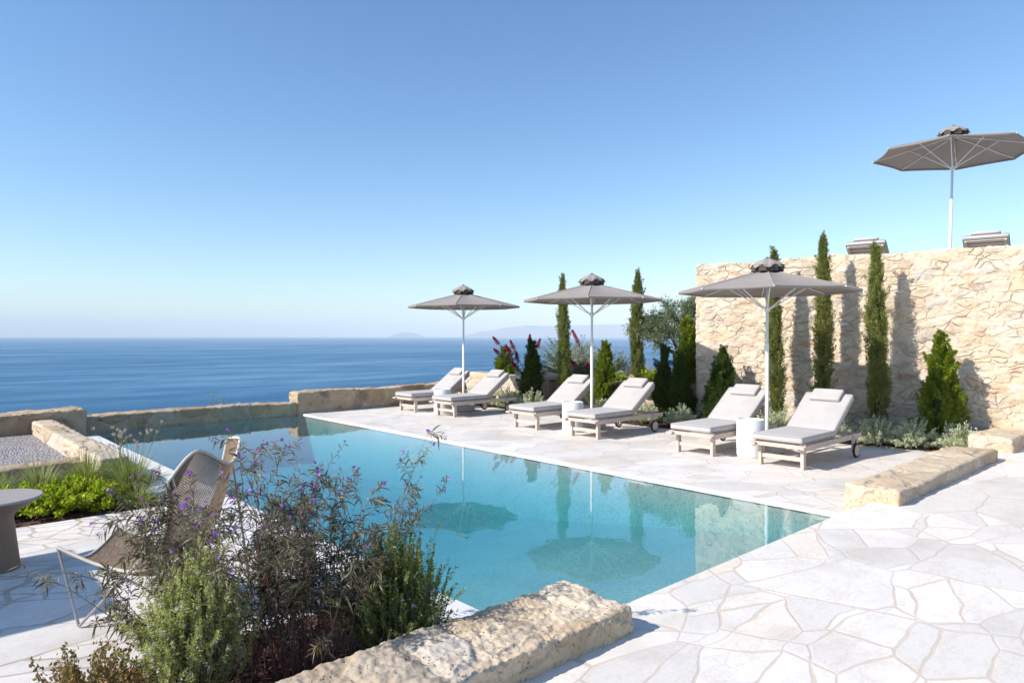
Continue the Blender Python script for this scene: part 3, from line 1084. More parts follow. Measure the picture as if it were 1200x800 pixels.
LG = 'cushioned sun loungers in a row on the pool deck'
lspots = [
    (8.50, 4.17, 0.5, 'grey cushioned sun lounger nearest the camera, its backrest in front of the right cypresses'),
    (8.52, 5.45, -0.6, 'grey cushioned sun lounger behind the front white side table, left of the nearest one'),
    (8.57, 7.57, 0.4, 'grey cushioned sun lounger right of the middle parasol, with the dark thujas behind its pillow'),
    (8.60, 9.00, -0.5, 'grey cushioned sun lounger left of the middle parasol pole'),
    (8.70, 11.52, 0.6, 'grey cushioned sun lounger just right of the farthest parasol pole'),
    (8.64, 12.84, -0.4, 'grey cushioned sun lounger farthest from the camera, beside the stone parapet over the sea'),
]
proto = make_lounger()
for i, (x, y, a, lab) in enumerate(lspots):
    o = proto if i == 0 else copy_tree(proto)
    o.location = (x, y, DK + .001); o.rotation_euler = (0, 0, R(a))
    tag(o, lab, 'sun lounger', LG)
UP = 'loungers up on the terrace behind the tall wall'
for (lat, d, a, lab) in ((6.45, 12.9, 188, 'slatted lounger with raised grey backrest on the upper terrace, left of the high parasol'),
                         (8.10, 12.1, 188, 'slatted lounger with raised backrest on the upper terrace, right of the high parasol')):
    o = copy_tree(proto)
    p = cw(lat, d)
    o.location = (p.x + 1.3, p.y, 2.421); o.rotation_euler = (0, 0, R(a))
    tag(o, lab, 'sun lounger', UP)


# ================================================================== PARASOLS
def make_parasol():
    root = empty('parasol')
    g = Geo(); g.lathe([(.235, 0), (.255, .012), (.255, .125), (.235, .145), (.06, .15), (.05, .20), (.035, .20)], 40)
    g.build('base', M['concrete'], root, smooth=True)
    g = Geo(); g.lathe([(.026, .15), (.026, 1.55), (.023, 1.56)], 20)
    g.build('lower_pole', M['white_metal'], root, smooth=True)
    g = Geo(); g.lathe([(.020, 1.50), (.020, 2.66)], 18)
    g.build('upper_pole', M['grey_metal'], root, smooth=True)
    g = Geo(); g.lathe([(.022, 2.02), (.040, 2.03), (.040, 2.085), (.022, 2.095)], 18)
    g.build('runner', M['white_metal'], root, smooth=True)
    RR, zr, za = 1.255, 2.325, 2.625
    # canopy: 8 gores, slight sag between ribs, short edge
    V = []; F = []
    ns, nr = 8, 9
    rings = [.10 + (RR - .10) * k / (nr - 1) for k in range(nr)]
    sub = 6
    for r in rings:
        for k in range(8):
            a0 = 2 * PI * k / 8; a1 = 2 * PI * (k + 1) / 8
            for q in range(sub):
                t = q / sub
                p = Vector((math.cos(a0), math.sin(a0), 0)) * (1 - t) + Vector((math.cos(a1), math.sin(a1), 0)) * t
                rr = r * (1 - .035 * 4 * t * (1 - t) * (r / RR) ** 2)
                z = za + (zr - za) * (r / RR) ** 1.06
                z -= .022 * 4 * t * (1 - t) * math.sin(PI * min(1, r / RR * .95))
                V.append((p.x * rr, p.y * rr, z))
    nk = 8 * sub
    for i in range(nr - 1):
        for k in range(nk):
            a = i * nk + k; b2 = i * nk + (k + 1) % nk
            F.append((a, a + nk, b2 + nk, b2))
    # hem
    base = (nr - 1) * nk
    for k in range(nk):
        x, y, z = V[base + k]
        V.append((x * .998, y * .998, z - .035))
    for k in range(nk):
        a = base + k; b2 = base + (k + 1) % nk
        F.append((a, a + nk, b2 + nk, b2))
    me = np_mesh('canopy', V, F, True)
    me.set_sharp_from_angle(angle=R(9))
    cn = link('canopy', me, M['canopy'], root)
    sm = cn.modifiers.new('thick', 'SOLIDIFY'); sm.thickness = .004
    # seams
    g = Geo()
    for k in range(8):
        an = 2 * PI * k / 8
        c, s = math.cos(an), math.sin(an)
        g.tube([(c * r, s * r, za + (zr - za) * (r / RR) ** 1.06 + .002) for r in rings], .005, 5)
    g.build('seam', M['canopy'], cn)
    # vent cap: 8 ruffled flaps standing over the crown
    V = []; F = []
    nq = 64
    for r, z, wob in ((.030, 2.795, 0), (.085, 2.768, .15), (.14, 2.738, .5), (.195, 2.703, .9), (.245, 2.665, 1.4)):
        for k in range(nq):
            an = 2 * PI * k / nq
            f = abs(math.cos(4 * an))       # 1 on ribs, 0 mid gore
            z2 = z + wob * .040 * (1 - f) ** .7 - wob * .016
            r2 = r * (1 - .07 * wob * (1 - f)) + wob * .01 * math.sin(23 * an + 1)
            V.append((r2 * math.cos(an), r2 * math.sin(an), z2))
    for i in range(4):
        for k in range(nq):
            a = i * nq + k; b2 = i * nq + (k + 1) % nq
            F.append((a, a + nq, b2 + nq, b2))
    F2 = [list(f) for f in F]
    vc = link('vent_cap', np_mesh('vent_cap', V, F2, True), M['canopy'], root)
    sm = vc.modifiers.new('thick', 'SOLIDIFY'); sm.thickness = .004
    g = Geo(); g.lathe([(.012, 2.66), (.03, 2.78), (.028, 2.80), (.008, 2.815)], 16)
    g.build('finial', M['vent'], root, smooth=True)
    g = Geo()
    for k in range(8):
        an = 2 * PI * (k + .5) / 8
        Mr = Matrix.Rotation(an, 4, 'Z')
        g.box(.16, .215, -.055, .055, 2.60, 2.69, Mr)
    g.build('vent_lining', M['vent'], vc)
    for k in range(8):
        an = 2 * PI * k / 8
        c, s = math.cos(an), math.sin(an)
        zz = lambda r: za + (zr - za) * (r / RR) ** 1.06 - .022
        g = Geo()
        g.tube([(c * .03, s * .03, 2.60), (c * .5, s * .5, zz(.5)), (c * 1.0, s * 1.0, zz(1.0)), (c * (RR + .018), s * (RR + .018), zz(RR) + .010)], .0085, 6)
        g.build('rib', M['white_metal'], root, smooth=True)
        g = Geo()
        g.tube([(c * .035, s * .035, 2.06), (c * .66, s * .66, zz(.66) - .012)], .0085, 6)
        g.build('strut', M['white_metal'], root, smooth=True)
    return root


UG = 'taupe octagonal parasols standing between the loungers'
pp = make_parasol()
psp = [((9.47, 4.865, DK), 31, (0, 0), 'taupe octagonal parasol nearest the camera, in front of the tall stone wall', UG),
       ((9.55, 8.27, DK), 38, (0, 0), 'taupe octagonal parasol in the middle of the row, between the two slender cypresses', UG),
       ((9.60, 12.08, DK), 44, (0, 0), 'taupe octagonal parasol farthest along the deck, seen against sea and sky', UG)]
pu = cw(7.66, 12.1)
psp.append(((pu.x, pu.y, 2.42), 12, (1.2, 1.0), 'taupe octagonal parasol high on the upper terrace above the tall wall', None))
for i, (loc, a, tl, lab, gr) in enumerate(psp):
    o = pp if i == 0 else copy_tree(pp)
    o.location = loc; o.rotation_euler = (R(tl[0]), R(tl[1]), R(a))
    if i == 3 and 'group' in o: del o['group']
    tag(o, lab, 'parasol', gr)

# white drum side tables
TG = 'white drum side tables beside the parasol poles'


def make_drum():
    g = Geo(); g.lathe([(.178, 0), (.186, .006), (.186, .505), (.180, .515), (.170, .517), (.168, .506)], 48)
    return g.build('side_table', M['plaster'], None, smooth=True)


dt = make_drum()
for i, (loc, lab) in enumerate((((8.93, 4.83, DK), 'white cylindrical side table between the two nearest loungers'),
                                ((8.95, 8.19, DK), 'white cylindrical side table between the two middle loungers'),
                                ((9.00, 12.06, DK), 'white cylindrical side table between the two farthest loungers'))):
    o = dt if i == 0 else dt.copy()
    if i: COL.objects.link(o)
    o.location = loc
    tag(o, lab, 'side table', TG)

# ================================================================== LEFT PATIO FURNITURE
tb = empty('garden_table', (.60, 6.15, DK))
tag(tb, 'round taupe pedestal table at the left edge of the patio', 'table')
g = Geo(); g.lathe([(.02, .500), (.278, .500), (.290, .506), (.290, .514), (.284, .520), (.02, .520)], 64)
g.build('tabletop', M['taupe_top'], tb, smooth=True)
g = Geo(); g.lathe([(.148, 0), (.150, .01), (.110, .37), (.118, .395), (.275, .4985)], 64)
g.build('pedestal', M['taupe'], tb, smooth=True)


def make_chair():
    # control net: rows front->back, columns near->far ; (lateral, ahead, z) relative to the camera
    net = [
        [(-2.66, 4.02, .315), (-2.60, 4.20, .20), (-2.54, 4.44, .315)],
        [(-2.38, 3.99, .215), (-2.36, 4.20, .12), (-2.32, 4.45, .235)],
        [(-2.10, 3.93, .215), (-2.12, 4.20, .12), (-2.10, 4.48, .25)],
        [(-1.95, 3.87, .47), (-1.84, 4.20, .36), (-1.97, 4.53, .48)],
        [(-1.82, 3.83, .90), (-1.70, 4.20, .66), (-1.86, 4.58, .94)],
    ]
    full = []
    for row in net[:4]:
        a_, b2, c2 = (np.array(q) for q in row)
        full.append([a_, .5 * (a_ + b2) + np.array([0, 0, -.02]), b2, .5 * (c2 + b2) + np.array([0, 0, -.02]), c2])
    full.append([np.array(q) for q in ((-1.90, 3.80, .74), (-1.80, 3.93, .89), (-1.72, 4.20, .77), (-1.76, 4.45, .88), (-1.90, 4.60, .86))])
    net = np.array(full)

    def cr(P, t):
        n_ = len(P) - 1
        x = t * n_; i = min(int(x), n_ - 1); f = x - i
        p0 = P[max(i - 1, 0)]; p1 = P[i]; p2 = P[i + 1]; p3 = P[min(i + 2, n_)]
        return .5 * ((2 * p1) + (-p0 + p2) * f + (2 * p0 - 5 * p1 + 4 * p2 - p3) * f ** 2 + (-p0 + 3 * p1 - 3 * p2 + p3) * f ** 3)

    def S(u, v):
        rows = [cr(net[i], v) for i in range(5)]
        q = cr(rows, u)
        w = cw(q[0], q[1])
        return Vector((w.x, w.y, q[2]))
    org = cw(-2.15, 4.2, DK)
    root = empty('lounge_chair', org)
    tag(root, 'woven brown cord butterfly chair with winged back on thin steel legs', 'chair')
    L_ = lambda p: Vector(p) - org
    # precompute surface grid, make strands
    g = Geo()
    du, dv = 1.0, 1.0
    n1 = 58
    for k in range(int(-n1 * 1.95), int(n1 * 2.95)):
        for sgn in (1, -1):
            pts = []
            # lines  v = c +- u*ratio
            c = k / n1 * 1.0
            for i in range(60):
                u = i / 59
                v = c + sgn * (u * 1.9) if sgn == 1 else c - (u * 1.9)
                if 0.0 <= v <= 1.0:
                    pts.append((u, v))
            if len(pts) < 3: continue
            P3 = [L_(S(u, v)) for u, v in pts]
            g.tube(P3, .0033, 3, cap=False)
    g.build('woven_shell', M['rope'], root)
    # rim
    g = Geo()
    loop = []
    for i in range(40): loop.append(S(i / 39, 0))
    for i in range(1, 24): loop.append(S(1, i / 23))
    for i in range(1, 40): loop.append(S(1 - i / 39, 1))
    for i in range(1, 24): loop.append(S(0, 1 - i / 23))
    g.tube([L_(p) for p in loop] + [L_(loop[1])], .009, 8)
    g.build('rim', M['rope_rim'], root, smooth=True)
    # legs: each foot carries two rods
    FN, FF, BN, BF = S(0, .02), S(0, .98), S(1, .05), S(1, .95)
    ft = [cw(-2.49, 3.95, DK + .010), cw(-2.42, 4.62, DK + .010), cw(-1.72, 3.95, DK + .01), cw(-1.76, 4.62, DK + .01)]
    sn = S(.42, 0); sf = S(.42, 1)
    rods = [(ft[0], FN), (ft[0], S(.70, 0)), (ft[1], FF), (ft[1], S(.7, 1)), (ft[2], BN), (ft[2], S(.25, 0)), (ft[3], BF), (ft[3], S(.25, 1))]
    for a_, b2 in rods:
        g = Geo()
        g.tube([L_(a_), L_(b2)], .0085, 8)
        g.build('leg', M['steel'], root, smooth=True)
    return root


make_chair()

# invented square parasol out of view, added to throw the square patio shadow
sp = empty('shadow_caster', (-2.85, 6.67, DK))
tag(sp, 'made-up square parasol out of view left of the patio, added to cast its square shadow', 'parasol')
g = Geo(); g.box(-.85, .85, -.79, .79, 2.36, 2.40)
g.build('canopy', M['plaster'], sp, bevel=.004)
g = Geo(); g.lathe([(.03, .08), (.03, 2.36)], 16)
g.build('pole', M['white_metal'], sp, smooth=True)
g = Geo(); g.box(-.35, .35, -.35, .35, 0, .08)
g.build('base', M['concrete'], sp, bevel=.01)


# ================================================================== PLANTS
def unit(a):
    return a / np.maximum(np.linalg.norm(a, axis=-1, keepdims=True), 1e-9)


def leafset(P, D, L, w, droop=None, seed=0, mid=.45, roll=None):
    """diamond leaves. P base (n,3) D dir (n,3) L,w arrays"""
    r = np.random.default_rng(seed)
    n_ = len(P)
    D = unit(D)
    rnd = unit(r.normal(size=(n_, 3)))
    if roll is not None: rnd = roll
    W = unit(np.cross(D, rnd))
    L = np.broadcast_to(L, (n_,))[:, None]; w = np.broadcast_to(w, (n_,))[:, None]
    if droop is None:
        V = np.stack([P, P + D * L * mid + W * w / 2, P + D * L, P + D * L * mid - W * w / 2], 1).reshape(-1, 3)
        F = np.arange(n_ * 4).reshape(-1, 4)
        return V, F
    dr = np.zeros_like(P); dr[:, 2] = -1
    dr = dr * np.broadcast_to(droop, (n_,))[:, None] * L
    a = P
    m1 = P + D * L * .35; m2 = P + D * L * .7 + dr * .4; t = P + D * L + dr
    V = np.stack([a, m1 + W * w / 2, m1 - W * w / 2, m2 + W * w * .42, m2 - W * w * .42, t], 1).reshape(-1, 3)
    k = np.arange(n_)[:, None] * 6
    F = np.concatenate([k + np.array([[0, 1, 2, 2]])[:, :4] * 1, k + np.array([[1, 3, 4, 2]]), k + np.array([[3, 5, 4, 4]])], 0)
    # avoid degenerate quads: use triangles instead
    T = np.concatenate([k + np.array([[0, 1, 2]]), k + np.array([[1, 3, 2]]), k + np.array([[3, 4, 2]]), k + np.array([[3, 5, 4]])], 0)
    return V, T


def merge(sets):
    Vs = []; Fs = []; o = 0
    for V, F in sets:
        Vs.append(V); Fs.append(F + o); o += len(V)
    return np.concatenate(Vs), np.concatenate(Fs)


def profile_column(H, rad, prof, n_, r, clumps=26, inner=.55):
    """points on/in a column with a lumpy outline; returns P, outward dirs"""
    h = r.random(n_)
    an = r.random(n_) * 2 * PI
    R0 = np.interp(h, [p[0] for p in prof], [p[1] for p in prof]) * rad
    ca = r.random(clumps) * 2 * PI; ch = r.random(clumps); cr_ = r.uniform(-.34, .40, clumps)
    mod = np.ones(n_)
    for a, hh, c in zip(ca, ch, cr_):
        da = np.abs((an - a + PI) % (2 * PI) - PI)
        mod += c * np.exp(-(da / .6) ** 2 - ((h - hh) / .035) ** 2)
    rr = R0 * mod * (inner + (1 - inner) * np.sqrt(r.random(n_)))
    P = np.stack([rr * np.cos(an), rr * np.sin(an), h * H], 1)
    O = np.stack([np.cos(an), np.sin(an), np.zeros(n_)], 1)
    return P, O


def columnar(name, loc, H, rad, mat, label, cat, kind='cypress', seed=1, n_=5200, lean=(0, 0), group=None):
    """crown of many upright plumes; each plume is a tapering bunch of small sprays, so the outline is ragged"""
    r = np.random.default_rng(seed)
    root = empty(name, loc)
    cyp = kind == 'cypress'
    if cyp:
        prof = [(0, .55), (.05, .85), (.3, 1.0), (.6, .85), (.8, .56), (.9, .30), (.97, .05)]
        npl, pl, pr_, per = int(150 * H), .26, .034, 60
    else:
        prof = [(0, .60), (.10, .88), (.25, .92), (.45, .74), (.62, .52), (.78, .28), (.90, .08), (1, .0)]
        npl, pl, pr_, per = int(60 + 900 * rad * H / 1.5), .24, .048, 62
    ph = r.random(2) * 6.28
    hs_ = r.random(npl) ** (.95 if cyp else 1.25)
    bend = (.010 if cyp else .02) * H ** .5
    an = r.random(npl) * 2 * PI
    lump = 1 + (.13 if cyp else .20) * np.sin(an * 2 + hs_ * 9 + ph[0]) * np.sin(hs_ * 23 + ph[1]) + r.normal(size=npl) * (.07 if cyp else .10)
    R0 = np.interp(hs_, [p[0] for p in prof], [p[1] for p in prof]) * rad * lump * (.35 + .65 * np.sqrt(r.random(npl)))
    ax = np.stack([bend * np.sin(hs_ * 5 + ph[0]), bend * np.sin(hs_ * 4 + ph[1]), np.zeros(npl)], 1)
    B = np.stack([R0 * np.cos(an), R0 * np.sin(an), hs_ * H * (1 - pl * .55 / H)], 1) + ax
    O = np.stack([np.cos(an), np.sin(an), np.zeros(npl)], 1)
    A = unit(O * (.12 if cyp else .30) + np.array([0, 0, 1.0]) + r.normal(size=(npl, 3)) * (.14 if cyp else .17))
    Ln = pl * r.uniform(.45, 1.15, npl) * np.where(hs_ > .85, .75, 1)
    wild = r.random(npl) < (.035 if cyp else .05)
    A = np.where(wild[:, None], unit(A + O * .6), A)
    k = np.repeat(np.arange(npl), per)
    t = r.random(len(k))
    Q = unit(np.cross(A[k], r.normal(size=(len(k), 3))))
    w = pr_ * (1 - t ** 1.3 * .88) * np.sqrt(r.random(len(k)))
    P = B[k] + A[k] * (t * Ln[k])[:, None] + Q * w[:, None]
    D = A[k] * 1.0 + Q * .75 + r.normal(size=P.shape) * .2
    if cyp:
        V, F = merge([leafset(P + r.normal(size=P.shape) * .004, D + r.normal(size=P.shape) * .2, r.uniform(.022, .050, len(k)), r.uniform(.006, .010, len(k)), seed=seed + q) for q in range(2)])
    else:
        fan = unit(D); side = unit(np.cross(Q, fan))
        V, F = merge([leafset(P, fan + side * tt, r.uniform(.026, .055, len(k)), r.uniform(.007, .012, len(k)), seed=seed + q, roll=Q + r.normal(size=P.shape) * .3)
                      for q, tt in enumerate((-.55, 0, .55))])
    link('crown', np_mesh('crown', V, F), mat, root)
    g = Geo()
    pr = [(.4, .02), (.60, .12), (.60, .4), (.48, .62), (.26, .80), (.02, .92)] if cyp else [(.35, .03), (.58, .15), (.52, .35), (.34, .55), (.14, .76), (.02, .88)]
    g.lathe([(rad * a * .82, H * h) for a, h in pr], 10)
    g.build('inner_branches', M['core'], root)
    g = Geo(); g.lathe([(.022 if cyp else .02, -.06), (.018, H * .3)], 8)
    g.build('trunk', M['bark'], root)
    root.rotation_euler = (R(lean[0]) + r.normal() * .008, R(lean[1]) + r.normal() * .008, r.random() * .3)
    tag(root, label, cat, group)
    return root


CY = 'slender Italian cypresses planted along the deck'
TH = 'cone shaped thuja shrubs'
columnar('cypress', (11.05, 10.38, -.12), 3.0, .105, M['cypress'], 'slender dark cypress left of the middle parasol, standing in front of the planter wall', 'cypress', seed=11, group=CY)
columnar('cypress', (12.20, 9.25, .50), 2.45, .125, M['cypress'], 'slender cypress right of the middle parasol, between the parasol and the olive tree', 'cypress', seed=12, group=CY)
columnar('cypress', (11.27, 5.62, -.12), 3.15, .100, M['cypress'], 'slender cypress behind the pole of the nearest parasol, leftmost against the tall wall', 'cypress', seed=13, group=CY)
columnar('cypress', (11.43, 4.926, -.12), 3.32, .108, M['cypress'], 'tallest slender cypress, second from the left against the tall wall', 'cypress', seed=14, group=CY)
columnar('cypress', (11.58, 4.09, -.12), 3.10, .128, M['cypress'], 'slender cypress directly behind the nearest lounger, rightmost against the tall wall', 'cypress', seed=15, group=CY)
columnar('thuja', (11.74, 3.27, -.12), 1.72, .275, M['thuja'], 'broad cone shaped thuja at the right end of the bed against the tall wall', 'thuja', 'thuja', 21, 5200, group=TH)
columnar('thuja', (11.10, 6.56, -.12), 1.45, .27, M['thuja_dark'], 'dark cone shaped thuja at the left end of the tall wall', 'thuja', 'thuja', 22, 4200, group=TH)
columnar('thuja', (12.02, 7.86, .50), 1.42, .25, M['thuja'], 'bright green tall thuja beside the corner of the tall wall, right of the olive tree', 'thuja', 'thuja', 23, 4000, group=TH)
columnar('thuja', (11.25, 7.52, -.12), 1.32, .22, M['thuja_dark'], 'dark green thuja in front of the bright tall one, right of a matching pair', 'thuja', 'thuja', 24, 3600, group=TH)
columnar('thuja', (11.28, 7.90, -.12), 1.46, .17, M['thuja_dark'], 'dark narrow thuja under the olive tree, left of a matching pair', 'thuja', 'thuja', 25, 3000, group=TH)
columnar('thuja', (11.20, 9.37, -.12), 1.52, .25, M['thuja'], 'bright green thuja just right of the middle parasol pole', 'thuja', 'thuja', 26, 3800, group=TH)
columnar('thuja', (10.92, 11.30, -.12), 1.55, .23, M['thuja_dark'], 'very dark thuja between the farthest loungers and the pink flower spikes', 'thuja', 'thuja', 27, 3600, group=TH)
columnar('thuja', (11.72, 13.05, .45), .78, .22, M['thuja'], 'small yellow green thuja at the left end of the planter wall', 'thuja', 'thuja', 28, 2600, group=TH)


def bushy(name, loc, rx, rz_, n_stems, leaves_per, leafL, leafW, mat, label, cat, seed, stem_mat=None, up=.9, spread=1.0, group=None, flower=None, smallP=.05,
          stem_r=.0025, droop=None):
    """rounded shrub of many stems carrying leaves along the outer part"""
    r = np.random.default_rng(seed)
    root = empty(name, loc) if name else None
    sets = []; g = Geo(); fl = []
    for k in range(n_stems):
        an = r.random() * 2 * PI
        ph = math.acos(1 - r.random() * .98)       # from vertical
        d = np.array([math.sin(ph) * math.cos(an) * rx * spread, math.sin(ph) * math.sin(an) * rx * spread, (math.cos(ph) * .85 + .15) * rz_])
        d *= r.uniform(.72, 1.08)
        base = np.array([math.cos(an), math.sin(an), 0]) * rx * .18 * r.random()
        c1 = base + d * .5 + np.array([0, 0, rz_ * .10])
        c2 = base + d
        ts = r.uniform(.28, 1.0, leaves_per)[:, None]
        P = (1 - ts) ** 2 * base + 2 * ts * (1 - ts) * c1 + ts ** 2 * c2
        T = unit(2 * (1 - ts) * (c1 - base) + 2 * ts * (c2 - c1))
        D = T * up + r.normal(size=(leaves_per, 3)) * .6
        sets.append(leafset(P + r.normal(size=P.shape) * smallP * .2, D, r.uniform(.6, 1.15, leaves_per) * leafL, r.uniform(.7, 1.2, leaves_per) * leafW, seed=seed * 31 + k, droop=droop))
        g.tube([base, (base + c1) / 2 + (c1 - base) * .1, c1 * .6 + c2 * .4, c2], [stem_r * 1.6, stem_r * 1.2, stem_r, stem_r * .6], 4)
        fl.append(c2)
    V, F = merge(sets)
    link('foliage', np_mesh('foliage', V, F), mat, root)
    g.build('stems', stem_mat or M['bark'], root)
    if flower is not None:
        mtf, cnt, size = flower
        r2 = np.random.default_rng(seed + 5)
        ids = r2.choice(len(V), cnt)
        P = V[ids]
        fs = [leafset(P, r2.normal(size=(cnt, 3)) + np.array([0, 0, .4]), size, size * .7, seed=seed + 60 + q) for q in range(4)]
        Vf, Ff = merge(fs)
        link('blossom', np_mesh('blossom', Vf, Ff), mtf, root)
    tag(root, label, cat, group)
    return root


SG = 'silver leaved shrubs along the planting bed'
silver_spots = [
    (10.95, 13.15, .30, 'small silver shrub behind the farthest lounger, beside the parapet'),
    (10.80, 12.15, .30, 'silver shrub behind the backrest of the lounger right of the farthest pole'),
    (10.72, 11.55, .34, 'silver shrub at the foot of the very dark thuja, on its left'),
    (10.72, 10.95, .36, 'silver shrub at the foot of the very dark thuja, on its right'),
    (10.85, 9.95, .28, 'silver shrub under the slender cypress left of the middle parasol'),
    (10.85, 8.95, .30, 'silver shrub at the foot of the bright thuja beside the middle parasol pole'),
    (10.92, 8.05, .30, 'silver shrub left of the dark pair of thujas'),
    (10.92, 7.25, .30, 'low silver shrub right of the dark pair of thujas'),
    (11.02, 6.20, .26, 'silver shrub in front of the dark thuja at the end of the tall wall'),
    (11.08, 5.45, .37, 'large silver shrub beside the pole of the nearest parasol'),
    (11.22, 4.55, .30, 'silver shrub hidden partly by the nearest lounger backrest'),
    (11.34, 4.00, .33, 'silver shrub at the foot of the rightmost cypress'),
    (11.42, 3.50, .36, 'silver shrub at the left foot of the broad thuja'),
    (11.46, 2.96, .32, 'silver shrub at the right foot of the broad thuja, rightmost of all'),
]
for i, (x, y, s_, lab) in enumerate(silver_spots):
    bushy('silver_shrub', (x - .10, y, -.13), s_ * .95, s_ * 1.35, 85, 50, .046, .019, M['silver'], lab, 'shrub', 100 + i, group=SG)

# raised planter vegetation
bushy('grey_shrub', (12.9, 11.9, .5), .95, 1.05, 230, 80, .055, .016, M['greyshrub'], 'wide airy grey green shrub behind the pink flower spikes', 'shrub', 140)
bushy('grey_shrub', (12.7, 10.4, .5), .55, .75, 130, 70, .055, .016, M['greyshrub'], 'grey green shrub right of the left slender cypress, in front of the sea', 'shrub', 141)
bushy('low_shrub', (11.75, 12.0, .5), .45, .30, 80, 45, .032, .011, M['silver'], 'low silver cushion shrub on the planter wall below the pink spikes', 'shrub', 142)
bushy('low_shrub', (12.0, 9.95, .5), .50, .34, 90, 45, .034, .012, M['greyshrub'], 'low grey shrub on the planter left of the right slender cypress', 'shrub', 143)
bushy('low_shrub', (12.1, 8.85, .5), .36, .36, 80, 45, .045, .022, M['limegreen'], 'yellow green shrub right of the cypress beside the olive tree', 'shrub', 144)
bushy('low_shrub', (12.1, 8.35, .5), .30, .34, 70, 45, .040, .022, M['buddleia'], 'dull green shrub beneath the olive tree', 'shrub', 145)
bushy('low_shrub', (11.9, 9.55, .5), .22, .26, 40, 45, .040, .020, M['limegreen'], 'small yellow green shrub at the left foot of the right slender cypress', 'shrub', 146)
bushy('low_shrub', (12.3, 10.8, .5), .35, .50, 60, 45, .05, .016, M['buddleia'], 'dull green shrub right of the left slender cypress', 'shrub', 147)
bushy('hillside_shrub', (5.45, 15.1, -1.7), .55, 2.05, 90, 70, .05, .02, M['greyshrub'], 'pale shrub peeping over the wall at the far end of the pool', 'shrub', 148)
bushy('low_shrub', (11.12, 7.15, -.13), .2, .3, 40, 40, .04, .018, M['buddleia'], 'small green shrub below the pair of dark thujas', 'shrub', 149)
bushy('low_shrub', (10.95, 11.75, -.13), .20, .42, 50, 45, .045, .018, M['thuja'], 'bright green low shrub at the left foot of the very dark thuja', 'shrub', 151)


def flower_spike_shrub(loc, spikes, label, seed, group):
    r = np.random.default_rng(seed)
    root = empty('flowering_shrub', loc)
    g = Geo(); sets = []
    o0 = Vector(loc)
    for (px, py, d, ln) in spikes:
        # tip of the spike where the photo shows it, at its own distance
        tip = cw((px - 600) / 808 * d, d, CAMZ - (py - 393) / 808 * d) - o0
        base = Vector((r.normal() * .08, r.normal() * .08, 0))
        mid = (tip * .55 + base * .45) + Vector((0, 0, -.05))
        dr = (tip - mid).normalized()
        g.tube([base, mid, tip], [.008, .006, .003], 5)
        st = tip - dr * ln
        nL = 90
        ts = r.random(nL)[:, None]
        b0 = np.array(base); m0 = np.array(mid); t0 = np.array(tip - dr * ln * .8)
        P = np.where(ts < .5, b0 + (m0 - b0) * ts * 2, m0 + (t0 - m0) * (ts - .5) * 2)
        D = np.array(dr) * .5 + r.normal(size=(nL, 3)) * .6
        sets.append(leafset(P, D, r.uniform(.06, .13, nL), r.uniform(.014, .026, nL), seed=seed + int(px)))
        nf = 420
        t = r.random(nf)[:, None]
        rad = .050 * (1 - t ** 1.6 * .85)
        O = unit(r.normal(size=(nf, 3)))
        P = np.array(st) + np.array(dr) * ln * t + O * rad * .7
        V, F = leafset(P, O + np.array(dr) * .4, .026, .018, seed=seed + int(px) + 3)
        link('flower_spike', np_mesh('flower_spike', V, F), M['pinkflower'], root)
    V, F = merge(sets)
    link('foliage', np_mesh('foliage', V, F), M['buddleia'], root)
    g.build('stems', M['bark'], root)
    tag(root, label, 'flowering shrub', group)


FG = 'shrubs with deep pink flower spikes on the planter'
flower_spike_shrub((11.95, 12.55, .5), [(578, 395, 17.3, .20), (579, 409, 17.2, .13), (593, 404, 17.2, .24), (598, 399, 17.5, .24), (605, 412, 17.3, .2), (621, 392, 17.4, .22), (633, 397, 17.3, .22), (600, 424, 17.0, .14)],
                   'shrub with a fan of deep pink flower spikes around the very dark thuja', 161, FG)
flower_spike_shrub((12.15, 10.45, .5), [(671, 387, 16.3, .32), (668, 422, 15.9, .16), (713, 408, 15.9, .20), (688, 425, 15.8, .12)],
                   'shrub with one long pink flower spike right of the left slender cypress', 162, FG)


